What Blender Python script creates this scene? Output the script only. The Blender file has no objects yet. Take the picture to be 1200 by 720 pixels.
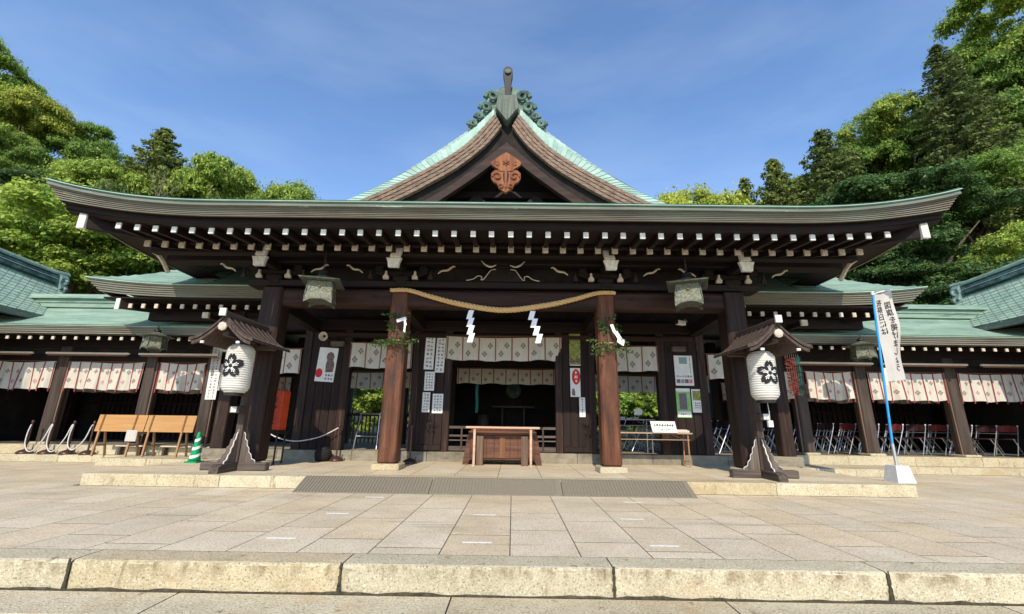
import bpy, math, random
import numpy as np
from mathutils import Vector, Matrix
R = math.radians
random.seed(7); np.random.seed(7)
scene = bpy.context.scene
COL = scene.collection

# ------------------------------------------------------------------ camera
SUN_EL, SUN_AZ = 39.0, 184.5            # degrees; azimuth clockwise from +Y (behind the camera)
cam_d = bpy.data.cameras.new('camera'); cam = bpy.data.objects.new('camera', cam_d); COL.objects.link(cam)
cam_d.sensor_width = 36.0; cam_d.lens = 36.0 * 510 / 1200; cam_d.clip_end = 2000; cam_d.clip_start = 0.05
p, r, yw = R(15.0), R(0.8), R(-0.3)
fw = Vector((math.sin(yw)*math.cos(p), math.cos(yw)*math.cos(p), math.sin(p)))
rt = Vector((math.cos(yw), -math.sin(yw), 0)); up = rt.cross(fw)
rt2 = rt*math.cos(r) + up*math.sin(r); up2 = -rt*math.sin(r) + up*math.cos(r)
M = Matrix((rt2, up2, -fw)).transposed().to_4x4(); M.translation = (0.24, 0, 1.05)
cam.matrix_world = M
scene.camera = cam

# ------------------------------------------------------------------ world and sun
w = bpy.data.worlds.new('World'); scene.world = w; w.use_nodes = True
nt = w.node_tree; nt.nodes.clear()
sky = nt.nodes.new('ShaderNodeTexSky'); sky.sky_type = 'NISHITA'; sky.sun_disc = False
sky.sun_elevation = R(SUN_EL); sky.sun_rotation = R(SUN_AZ); sky.altitude = 50; sky.air_density = 1.0; sky.dust_density = 0.2; sky.ozone_density = 4.0
bg = nt.nodes.new('ShaderNodeBackground'); bg.inputs['Strength'].default_value = 0.14
wo = nt.nodes.new('ShaderNodeOutputWorld')
# thin cirrus: a little white mixed into the sky by stretched noise
tc = nt.nodes.new('ShaderNodeTexCoord'); mp = nt.nodes.new('ShaderNodeMapping'); mp.inputs['Scale'].default_value = (1.2, 2.2, 5.5); mp.inputs['Rotation'].default_value = (0.3, 0.5, 0.4)
nz = nt.nodes.new('ShaderNodeTexNoise'); nz.inputs['Scale'].default_value = 1.6; nz.inputs['Detail'].default_value = 7; nz.inputs['Roughness'].default_value = 0.55
rp = nt.nodes.new('ShaderNodeValToRGB'); rp.color_ramp.elements[0].position = 0.42; rp.color_ramp.elements[0].color = (0, 0, 0, 1); rp.color_ramp.elements[1].position = 0.85; rp.color_ramp.elements[1].color = (0.13, 0.13, 0.13, 1)
hs = nt.nodes.new('ShaderNodeHueSaturation'); hs.inputs['Saturation'].default_value = 1.03; hs.inputs['Value'].default_value = 1.52
mx = nt.nodes.new('ShaderNodeMixRGB'); mx.inputs['Color2'].default_value = (6.5, 7.0, 7.8, 1)
L = nt.links.new
L(tc.outputs['Generated'], mp.inputs['Vector']); L(mp.outputs['Vector'], nz.inputs['Vector']); L(nz.outputs['Fac'], rp.inputs['Fac'])
L(rp.outputs['Color'], mx.inputs['Fac']); L(sky.outputs['Color'], hs.inputs['Color']); L(hs.outputs['Color'], mx.inputs['Color1']); L(mx.outputs['Color'], bg.inputs['Color']); L(bg.outputs['Background'], wo.inputs['Surface'])
sun_d = bpy.data.lights.new('sun', 'SUN'); sun = bpy.data.objects.new('sun', sun_d); COL.objects.link(sun)
sun_d.energy = 3.8; sun_d.angle = R(0.5); sun_d.color = (1.0, 0.89, 0.72)
sv = Vector((math.sin(R(SUN_AZ))*math.cos(R(SUN_EL)), math.cos(R(SUN_AZ))*math.cos(R(SUN_EL)), math.sin(R(SUN_EL))))
sun.rotation_euler = sv.to_track_quat('Z', 'Y').to_euler(); sun.location = sv*60
vs = scene.view_settings; vs.view_transform = 'Standard'; vs.look = 'None'; vs.gamma = 1; vs.exposure = 0.30; vs.use_curve_mapping = False
scene.cycles.max_bounces = 6; scene.cycles.diffuse_bounces = 3; scene.cycles.glossy_bounces = 2; scene.cycles.transparent_max_bounces = 8

# ------------------------------------------------------------------ materials
MATS = {}
def mat(name, c1, c2=None, rough=0.75, scale=(6, 6, 6), detail=5, lo=0.35, hi=0.65, bump=0.0, bscale=None, spec=0.3, metal=0.0, vary=0.0,
        spots=None, trans=0.0, island=0.0, tint=None):
    """c1/c2 mixed by world-space noise; vary = per-object brightness spread; spots = (colour, scale, threshold) wear"""
    m = bpy.data.materials.new(name); m.use_nodes = True; MATS[name] = m
    n = m.node_tree.nodes; l = m.node_tree.links.new
    b = n['Principled BSDF']; b.inputs['Roughness'].default_value = rough; b.inputs['Metallic'].default_value = metal
    b.inputs['Specular IOR Level'].default_value = spec
    geo = n.new('ShaderNodeNewGeometry')
    mpn = n.new('ShaderNodeMapping'); mpn.inputs['Scale'].default_value = scale; l(geo.outputs['Position'], mpn.inputs['Vector'])
    col = None
    nzn = n.new('ShaderNodeTexNoise'); nzn.inputs['Scale'].default_value = 1; nzn.inputs['Detail'].default_value = detail; nzn.inputs['Roughness'].default_value = 0.62
    l(mpn.outputs['Vector'], nzn.inputs['Vector'])
    if c2 is not None:
        rmp = n.new('ShaderNodeValToRGB'); rmp.color_ramp.elements[0].position = lo; rmp.color_ramp.elements[1].position = hi
        rmp.color_ramp.elements[0].color = (*c1, 1); rmp.color_ramp.elements[1].color = (*c2, 1)
        l(nzn.outputs['Fac'], rmp.inputs['Fac']); col = rmp.outputs['Color']
    else:
        rgb = n.new('ShaderNodeRGB'); rgb.outputs[0].default_value = (*c1, 1); col = rgb.outputs[0]
    for sp in (spots or []):
        scol, ssc, th0, th1 = sp
        n2 = n.new('ShaderNodeTexNoise'); n2.inputs['Detail'].default_value = 6; n2.inputs['Roughness'].default_value = 0.65; n2.inputs['Scale'].default_value = 1
        m2 = n.new('ShaderNodeMapping'); m2.inputs['Scale'].default_value = ssc if isinstance(ssc, tuple) else (ssc,)*3; m2.inputs['Location'].default_value = (3.1*len(n), 1.7, 5.2)
        l(geo.outputs['Position'], m2.inputs['Vector']); l(m2.outputs['Vector'], n2.inputs['Vector'])
        r2 = n.new('ShaderNodeMapRange'); r2.inputs['From Min'].default_value = th0; r2.inputs['From Max'].default_value = th1; l(n2.outputs['Fac'], r2.inputs['Value'])
        mm = n.new('ShaderNodeMixRGB'); mm.inputs['Color2'].default_value = (*scol, 1); l(r2.outputs['Result'], mm.inputs['Fac']); l(col, mm.inputs['Color1']); col = mm.outputs['Color']
    if vary:
        oi = n.new('ShaderNodeObjectInfo'); mr = n.new('ShaderNodeMapRange'); mr.inputs['To Min'].default_value = 1-vary; mr.inputs['To Max'].default_value = 1+vary
        l(oi.outputs['Random'], mr.inputs['Value'])
        mu = n.new('ShaderNodeMixRGB'); mu.blend_type = 'MULTIPLY'; mu.inputs['Fac'].default_value = 1; l(col, mu.inputs['Color1']); l(mr.outputs['Result'], mu.inputs['Color2']); col = mu.outputs['Color']
    if tint:
        oi2 = n.new('ShaderNodeObjectInfo'); wn = n.new('ShaderNodeTexWhiteNoise'); wn.noise_dimensions = '1D'; ml = n.new('ShaderNodeMath'); ml.operation = 'MULTIPLY'; ml.inputs[1].default_value = 37.7
        l(oi2.outputs['Random'], ml.inputs[0]); l(ml.outputs[0], wn.inputs['W']); pw = n.new('ShaderNodeMath'); pw.operation = 'POWER'; pw.inputs[1].default_value = 3.0; l(wn.outputs['Value'], pw.inputs[0])
        mt = n.new('ShaderNodeMixRGB'); mt.blend_type = 'MULTIPLY'; mt.inputs['Color2'].default_value = (*tint, 1); l(pw.outputs[0], mt.inputs['Fac']); l(col, mt.inputs['Color1']); col = mt.outputs['Color']
    if island:
        rmr = n.new('ShaderNodeMapRange'); rmr.inputs['To Min'].default_value = 1-island; rmr.inputs['To Max'].default_value = 1+island; l(geo.outputs['Random Per Island'], rmr.inputs['Value'])
        mi = n.new('ShaderNodeMixRGB'); mi.blend_type = 'MULTIPLY'; mi.inputs['Fac'].default_value = 1; l(col, mi.inputs['Color1']); l(rmr.outputs['Result'], mi.inputs['Color2']); col = mi.outputs['Color']
    l(col, b.inputs['Base Color'])
    if bump:
        bn = n.new('ShaderNodeBump'); bn.inputs['Strength'].default_value = bump; bn.inputs['Distance'].default_value = 0.01
        if bscale:
            n3 = n.new('ShaderNodeTexNoise'); n3.inputs['Detail'].default_value = 4; n3.inputs['Scale'].default_value = 1
            m3 = n.new('ShaderNodeMapping'); m3.inputs['Scale'].default_value = bscale; l(geo.outputs['Position'], m3.inputs['Vector']); l(m3.outputs['Vector'], n3.inputs['Vector']); l(n3.outputs['Fac'], bn.inputs['Height'])
        else:
            l(nzn.outputs['Fac'], bn.inputs['Height'])
        l(bn.outputs['Normal'], b.inputs['Normal'])
    if trans:
        out = n['Material Output']; tr = n.new('ShaderNodeBsdfTranslucent'); l(col, tr.inputs['Color']); mxs = n.new('ShaderNodeMixShader'); mxs.inputs['Fac'].default_value = trans
        l(b.outputs['BSDF'], mxs.inputs[1]); l(tr.outputs['BSDF'], mxs.inputs[2]); l(mxs.outputs['Shader'], out.inputs['Surface'])
    return m
def wood(name, c1, c2, axis, rough=0.7, spots=None, vary=0.15, f=22):
    sc = [f, f, f]; sc['xyz'.index(axis)] = 0.9
    bs = [60, 60, 60]; bs['xyz'.index(axis)] = 2
    return mat(name, c1, c2, rough=rough, scale=tuple(sc), bump=0.35, bscale=tuple(bs), spots=spots, vary=vary)
TD1, TD2 = (0.0075, 0.0042, 0.0036), (0.020, 0.0100, 0.0078)
for ax in 'xyz': wood('timber_'+ax, TD1, TD2, ax)
wood('pillar_warm', (0.070, 0.023, 0.011), (0.165, 0.060, 0.027), 'z', rough=0.6, vary=0.05, f=9, spots=[((0.035, 0.016, 0.011), (4, 4, 0.9), 0.48, 0.70), ((0.27, 0.13, 0.06), (14, 14, 0.7), 0.60, 0.80), ((0.03, 0.016, 0.012), (9, 9, 5), 0.64, 0.72), ((0.045, 0.024, 0.017), (2, 2, 1.3), 0.55, 0.75)])
wood('pillar_dark', (0.0120, 0.0056, 0.0045), (0.0420, 0.0188, 0.0120), 'z', rough=0.65, vary=0.1, f=16, spots=[((0.13, 0.075, 0.045), (18, 18, 0.8), 0.58, 0.75)])
wood('post_grey', (0.0360, 0.0245, 0.0194), (0.0828, 0.0612, 0.0490), 'z', vary=0.12, f=18)
wood('door_wood', (0.0104, 0.0046, 0.0036), (0.0260, 0.0111, 0.0078), 'z', vary=0.08, f=12, spots=[((0.09, 0.045, 0.028), (3, 3, 1.2), 0.64, 0.85)])
wood('box_wood', (0.0723, 0.0289, 0.0170), (0.1615, 0.0723, 0.0425), 'x', vary=0.1, f=20, spots=[((0.05, 0.025, 0.018), (4, 4, 3), 0.58, 0.75)])
wood('rail_wood', (0.52, 0.32, 0.22), (0.66, 0.45, 0.32), 'x', rough=0.45, vary=0.05, f=14)
wood('pine_board', (0.3966, 0.1983, 0.0640), (0.4605, 0.2558, 0.0959), 'x', rough=0.5, vary=0.06, f=16)
wood('pine_leg', (0.3200, 0.1680, 0.0800), (0.4160, 0.2400, 0.1200), 'z', rough=0.55, vary=0.06, f=16)
wood('batten', (0.16, 0.07, 0.03), (0.22, 0.10, 0.045), 'z', vary=0.05)
wood('beam_brown', (0.02, 0.009, 0.0065), (0.055, 0.024, 0.016), 'x', vary=0.08, f=10)
wood('fin_wood', (0.085, 0.062, 0.05), (0.19, 0.145, 0.115), 'z', vary=0.08, f=20)
wood('jamb', (0.10, 0.06, 0.04), (0.20, 0.13, 0.09), 'z', vary=0.1)
wood('stand_wood', (0.0413, 0.0270, 0.0225), (0.0975, 0.0675, 0.0540), 'z', vary=0.08, f=20)
wood('stand_wood_x', (0.0560, 0.0400, 0.0320), (0.1520, 0.1200, 0.0960), 'x', vary=0.08, f=20)
wood('stand_wood_y', (0.0413, 0.0285, 0.0225), (0.1050, 0.0750, 0.0600), 'y', vary=0.08, f=20)
wood('gegyo_wood', (0.1440, 0.0396, 0.0144), (0.2880, 0.1080, 0.0432), 'z', vary=0.0, f=14)
wood('barge_wood', (0.0156, 0.0068, 0.0052), (0.0442, 0.0208, 0.0146), 'x', vary=0.05, f=10)
wood('verge_layer', (0.15, 0.095, 0.066), (0.26, 0.18, 0.13), 'y', vary=0.05, f=9)
mat('eave_layer', (0.135, 0.118, 0.088), (0.21, 0.19, 0.148), scale=(1.2, 5, 14), detail=7, bump=0.25, bscale=(3, 9, 90), spots=[((0.19, 0.205, 0.16), (0.5, 2, 6), 0.42, 0.66), ((0.15, 0.095, 0.065), (0.35, 1, 2), 0.58, 0.75)])
mat('eave_copper', (0.10, 0.118, 0.095), (0.17, 0.195, 0.155), scale=(1.2, 4, 20), detail=7, bump=0.3, spots=[((0.30, 0.47, 0.37), (2.6, 4, 14), 0.63, 0.70)], rough=0.7)
mat('copper_edge', (0.24, 0.40, 0.32), (0.36, 0.53, 0.43), scale=(2, 2, 2), rough=0.55)
mat('copper', (0.1925, 0.2915, 0.2255), (0.2970, 0.4015, 0.3135), scale=(0.7, 2.5, 2.5), detail=8, rough=0.75, spec=0.15, bump=0.15, bscale=(8, 30, 30), spots=[((0.10, 0.165, 0.13), (1.2, 14, 14), 0.52, 0.72), ((0.35, 0.45, 0.37), (1.6, 9, 9), 0.58, 0.75), ((0.13, 0.13, 0.095), (2.2, 3, 3), 0.64, 0.80)], vary=0.10)
mat('copper_light', (0.27, 0.40, 0.325), (0.39, 0.52, 0.44), scale=(2, 2, 2), detail=6, rough=0.75, spec=0.15, vary=0.14)
mat('copper_tile', (0.2500, 0.3562, 0.2625), (0.3875, 0.5000, 0.3750), scale=(1.2, 2.2, 2.2), detail=8, rough=0.8, spec=0.12, spots=[((0.12, 0.18, 0.14), (3, 9, 9), 0.54, 0.72), ((0.17, 0.165, 0.12), (1.2, 2, 2), 0.60, 0.80)], vary=0.1)
mat('copper_blue', (0.155, 0.235, 0.205), (0.24, 0.325, 0.285), scale=(0.7, 0.9, 0.9), detail=8, rough=0.7, spec=0.2, bump=0.15, bscale=(8, 30, 30), vary=0.1)
mat('copper_dark', (0.055, 0.085, 0.07), (0.18, 0.30, 0.24), scale=(4, 4, 4), detail=7, rough=0.6, bump=0.3, lo=0.4, hi=0.7)
mat('copper_cap', (0.07, 0.085, 0.065), (0.17, 0.19, 0.155), scale=(26, 3, 1.2), detail=4, rough=0.7, bump=0.3)
mat('lantern_bronze', (0.06, 0.07, 0.055), (0.17, 0.185, 0.14), scale=(16, 16, 16), rough=0.55, metal=0.15, bump=0.3)
mat('lantern_panel', (0.10, 0.105, 0.07), (0.22, 0.23, 0.165), scale=(26, 26, 26), detail=3, rough=0.6, lo=0.40, hi=0.64, bump=0.3)
mat('white_paint', (0.78, 0.78, 0.73), (0.60, 0.58, 0.52), scale=(14, 14, 14), rough=0.65, vary=0.12, spots=[((0.36, 0.32, 0.26), (18, 18, 18), 0.62, 0.75)])
mat('cream_paint', (0.62, 0.55, 0.44), (0.48, 0.40, 0.30), scale=(16, 16, 16), rough=0.7, vary=0.08)
mat('slab', (0.56, 0.47, 0.325), (0.68, 0.58, 0.42), scale=(1.6, 1.6, 1.6), detail=9, rough=0.85, bump=0.4, bscale=(70, 70, 70), vary=0.06, tint=(0.98, 0.92, 0.84),
    spots=[((0.42, 0.34, 0.23), (0.5, 1.5, 1), 0.52, 0.80), ((0.54, 0.40, 0.25), (0.9, 1.1, 1), 0.64, 0.86), ((0.25, 0.20, 0.145), 60, 0.53, 0.66), ((0.84, 0.77, 0.62), 55, 0.56, 0.68), ((0.27, 0.22, 0.155), (0.30, 2.2, 1), 0.62, 0.74), ((0.30, 0.25, 0.18), (9, 9, 9), 0.67, 0.75)])
mat('edge_stone', (0.46, 0.40, 0.265), (0.57, 0.50, 0.345), scale=(3, 3, 3), detail=9, rough=0.9, bump=0.9, bscale=(50, 50, 50), vary=0.07, tint=(0.96, 0.90, 0.80),
    spots=[((0.18, 0.145, 0.095), 60, 0.53, 0.66), ((0.76, 0.69, 0.53), 55, 0.56, 0.68), ((0.40, 0.28, 0.14), (1.4, 1.4, 4), 0.58, 0.82), ((0.19, 0.145, 0.09), (9, 9, 2.2), 0.61, 0.73)])
# the same stone with the band of dirt that settles under the top edge of the kerb
kb = MATS['edge_stone'].copy(); kb.name = 'kerb_stone'; MATS['kerb_stone'] = kb
_n = kb.node_tree.nodes; _l = kb.node_tree.links.new; _b = _n['Principled BSDF']; _src = _b.inputs['Base Color'].links[0].from_socket
_g = _n.new('ShaderNodeNewGeometry'); _sp = _n.new('ShaderNodeSeparateXYZ'); _l(_g.outputs['Position'], _sp.inputs['Vector'])
_m1 = _n.new('ShaderNodeMapRange'); _m1.inputs['From Min'].default_value = -0.14; _m1.inputs['From Max'].default_value = -0.03; _l(_sp.outputs['Z'], _m1.inputs['Value'])
_nz = _n.new('ShaderNodeTexNoise'); _nz.inputs['Scale'].default_value = 1; _nz.inputs['Detail'].default_value = 7; _nz.inputs['Roughness'].default_value = 0.7; _mp = _n.new('ShaderNodeMapping'); _mp.inputs['Scale'].default_value = (9, 9, 4); _l(_g.outputs['Position'], _mp.inputs['Vector']); _l(_mp.outputs['Vector'], _nz.inputs['Vector'])
_m2 = _n.new('ShaderNodeMapRange'); _m2.inputs['From Min'].default_value = 0.46; _m2.inputs['From Max'].default_value = 0.66; _l(_nz.outputs['Fac'], _m2.inputs['Value'])
_m3 = _n.new('ShaderNodeMath'); _m3.operation = 'MULTIPLY'; _l(_m1.outputs['Result'], _m3.inputs[0]); _l(_m2.outputs['Result'], _m3.inputs[1])
_sp2 = _n.new('ShaderNodeSeparateXYZ'); _l(_g.outputs['True Normal'], _sp2.inputs['Vector']); _m4 = _n.new('ShaderNodeMath'); _m4.operation = 'LESS_THAN'; _m4.inputs[1].default_value = 0.5; _ab = _n.new('ShaderNodeMath'); _ab.operation = 'ABSOLUTE'; _l(_sp2.outputs['Z'], _ab.inputs[0]); _l(_ab.outputs[0], _m4.inputs[0])
_m5 = _n.new('ShaderNodeMath'); _m5.operation = 'MULTIPLY'; _l(_m3.outputs[0], _m5.inputs[0]); _l(_m4.outputs[0], _m5.inputs[1])
_mx = _n.new('ShaderNodeMixRGB'); _mx.inputs['Color2'].default_value = (0.20, 0.145, 0.08, 1); _l(_m5.outputs[0], _mx.inputs['Fac']); _l(_src, _mx.inputs['Color1']); _l(_mx.outputs['Color'], _b.inputs['Base Color'])
mat('stone_grey', (0.20, 0.175, 0.13), (0.29, 0.255, 0.19), scale=(5, 5, 5), detail=9, rough=0.9, bump=0.5, bscale=(60, 60, 60), vary=0.10, spots=[((0.12, 0.105, 0.08), (1.5, 1.5, 5), 0.52, 0.72), ((0.34, 0.31, 0.24), 30, 0.60, 0.72)])
mat('joint', (0.07, 0.055, 0.035), (0.12, 0.095, 0.065), scale=(9, 9, 9), rough=0.95)
mat('moss', (0.035, 0.03, 0.018), (0.09, 0.075, 0.045), scale=(22, 22, 22), rough=1)
mat('mat_grey', (0.175, 0.15, 0.11), (0.23, 0.20, 0.15), scale=(70, 70, 70), rough=0.9, bump=0.4, vary=0.04)
mat('tape', (0.80, 0.80, 0.78), (0.62, 0.60, 0.56), scale=(18, 40, 1), rough=0.6)
mat('cloth', (0.70, 0.64, 0.54), (0.78, 0.73, 0.63), scale=(9, 9, 3), rough=0.9, trans=0.25, vary=0.04)
mat('crest_ink', (0.20, 0.17, 0.145), (0.33, 0.27, 0.22), scale=(60, 60, 60), rough=0.9)
mat('crest_red', (0.50, 0.20, 0.17), (0.60, 0.33, 0.28), scale=(60, 60, 60), rough=0.9)
mat('ribbon_red', (0.2080, 0.0240, 0.0280), (0.3040, 0.0480, 0.0480), scale=(20, 20, 20), rough=0.7)
mat('ribbon_brown', (0.20, 0.07, 0.045), (0.30, 0.12, 0.08), scale=(20, 20, 20), rough=0.7)
mat('paper', (0.80, 0.79, 0.76), (0.72, 0.70, 0.66), scale=(6, 6, 6), rough=0.8, vary=0.04)
mat('shide_paper', (0.84, 0.84, 0.86), rough=0.8)
mat('lantern_paper', (0.78, 0.76, 0.70), (0.66, 0.63, 0.56), scale=(3, 3, 5), rough=0.7, trans=0.15, spots=[((0.55, 0.50, 0.42), (2.5, 2.5, 1.6), 0.60, 0.82)])
mat('ink', (0.012, 0.012, 0.014), rough=0.7)
mat('soft_ink', (0.09, 0.085, 0.08), rough=0.8)
mat('black_metal', (0.018, 0.017, 0.017), rough=0.5)
mat('rope', (0.55, 0.33, 0.12), (0.78, 0.54, 0.26), scale=(60, 60, 60), rough=0.85, bump=0.6)
mat('rope_white', (0.72, 0.70, 0.68), (0.48, 0.45, 0.44), scale=(40, 40, 40), rough=0.9)
mat('bronze_brown', (0.055, 0.028, 0.022), (0.10, 0.05, 0.04), scale=(10, 10, 10), rough=0.35, metal=0.3, spec=0.5)
mat('green_plastic', (0.0, 0.24, 0.085), (0.0, 0.30, 0.11), scale=(8, 8, 8), rough=0.45)
mat('white_plastic', (0.80, 0.80, 0.80), rough=0.45)
mat('grey_plastic', (0.25, 0.24, 0.23), rough=0.5)
mat('orange_red', (0.58, 0.065, 0.018), (0.66, 0.09, 0.03), scale=(6, 6, 6), rough=0.5)
mat('red_print', (0.58, 0.03, 0.03), rough=0.7)
mat('pink_print', (0.62, 0.25, 0.25), rough=0.7)
mat('green_print', (0.22, 0.48, 0.14), (0.33, 0.58, 0.22), scale=(18, 18, 18), rough=0.7)
mat('yellow_print', (0.10, 0.12, 0.03), (0.38, 0.40, 0.12), scale=(24, 24, 24), rough=0.7)
mat('photo_print', (0.05, 0.045, 0.06), (0.28, 0.24, 0.28), scale=(45, 45, 45), rough=0.6)
mat('sky_print', (0.16, 0.30, 0.50), (0.30, 0.36, 0.20), scale=(14, 14, 26), rough=0.6)
mat('brown_print', (0.10, 0.065, 0.06), (0.24, 0.16, 0.14), scale=(24, 24, 24), rough=0.7)
mat('steel', (0.56, 0.56, 0.57), rough=0.35, metal=0.75)
mat('maroon_dark', (0.030, 0.010, 0.011), (0.045, 0.015, 0.015), scale=(12, 12, 12), rough=0.6)
mat('maroon', (0.17, 0.022, 0.020), (0.22, 0.034, 0.03), scale=(12, 12, 12), rough=0.55)
mat('table_top', (0.36, 0.25, 0.17), (0.44, 0.32, 0.23), scale=(3, 20, 20), rough=0.5)
mat('table_grey', (0.32, 0.31, 0.30), rough=0.6)
mat('blue_pole', (0.02, 0.26, 0.62), (0.03, 0.32, 0.70), scale=(5, 5, 5), rough=0.4)
mat('flag_cloth', (0.62, 0.58, 0.53), (0.72, 0.68, 0.63), scale=(6, 6, 2), rough=0.85, trans=0.3)
mat('concrete', (0.58, 0.57, 0.54), (0.70, 0.69, 0.66), scale=(14, 14, 14), rough=0.9, bump=0.3)
mat('brass', (0.55, 0.36, 0.10), rough=0.4, metal=0.7)
mat('teal_cloth', (0.05, 0.28, 0.27), rough=0.8)
mat('thread_red', (0.55, 0.10, 0.05), (0.65, 0.16, 0.08), scale=(30, 30, 30), rough=0.9)
mat('thread_green', (0.05, 0.30, 0.20), rough=0.9)
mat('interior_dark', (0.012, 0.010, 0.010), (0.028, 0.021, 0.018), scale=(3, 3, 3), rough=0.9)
mat('lamp_rail', (0.55, 0.46, 0.35), (0.68, 0.60, 0.48), scale=(2, 9, 9), rough=0.5)
mat('bark', (0.07, 0.05, 0.035), (0.15, 0.115, 0.085), scale=(9, 9, 2.5), rough=0.95, bump=0.8)
mat('bark_pale', (0.16, 0.13, 0.10), (0.26, 0.22, 0.17), scale=(7, 7, 2.5), rough=0.95, bump=0.6)
mat('forest_floor', (0.022, 0.030, 0.012), (0.045, 0.055, 0.02), scale=(0.6, 0.6, 0.6), rough=1, bump=0.6)
def leaf(name, a, b, c, tr=0.28, sc=0.5):
    m = mat(name, a, b, rough=0.55, scale=(sc, sc, sc), detail=3, lo=0.3, hi=0.7, spec=0.25, trans=tr, vary=0.12, island=0.45, spots=[(c, 2.6, 0.52, 0.75)])
    return m
leaf('leaf_bright', (0.2196, 0.3416, 0.0549), (0.3904, 0.4880, 0.0854), (0.5612, 0.5734, 0.1220), tr=.4)
leaf('leaf_yellow', (0.2684, 0.3538, 0.0488), (0.4880, 0.5124, 0.0732), (0.6100, 0.5612, 0.1098), tr=.4)
leaf('leaf_mid', (0.1342, 0.2440, 0.0427), (0.2440, 0.3660, 0.0671), (0.4148, 0.4758, 0.0976), tr=.4)
leaf('leaf_dark', (0.05, 0.105, 0.03), (0.09, 0.165, 0.04), (0.16, 0.23, 0.055), tr=0.3)
leaf('leaf_conifer', (0.0840, 0.1288, 0.0370), (0.1680, 0.2128, 0.0560), (0.2688, 0.2688, 0.0728), tr=0.3)
leaf('leaf_olive', (0.1210, 0.1650, 0.0385), (0.2090, 0.2530, 0.0550), (0.3080, 0.3080, 0.0770), tr=0.3)
leaf('leaf_sakaki', (0.03, 0.085, 0.018), (0.09, 0.17, 0.035), (0.20, 0.27, 0.07), tr=0.15, sc=12)

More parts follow.
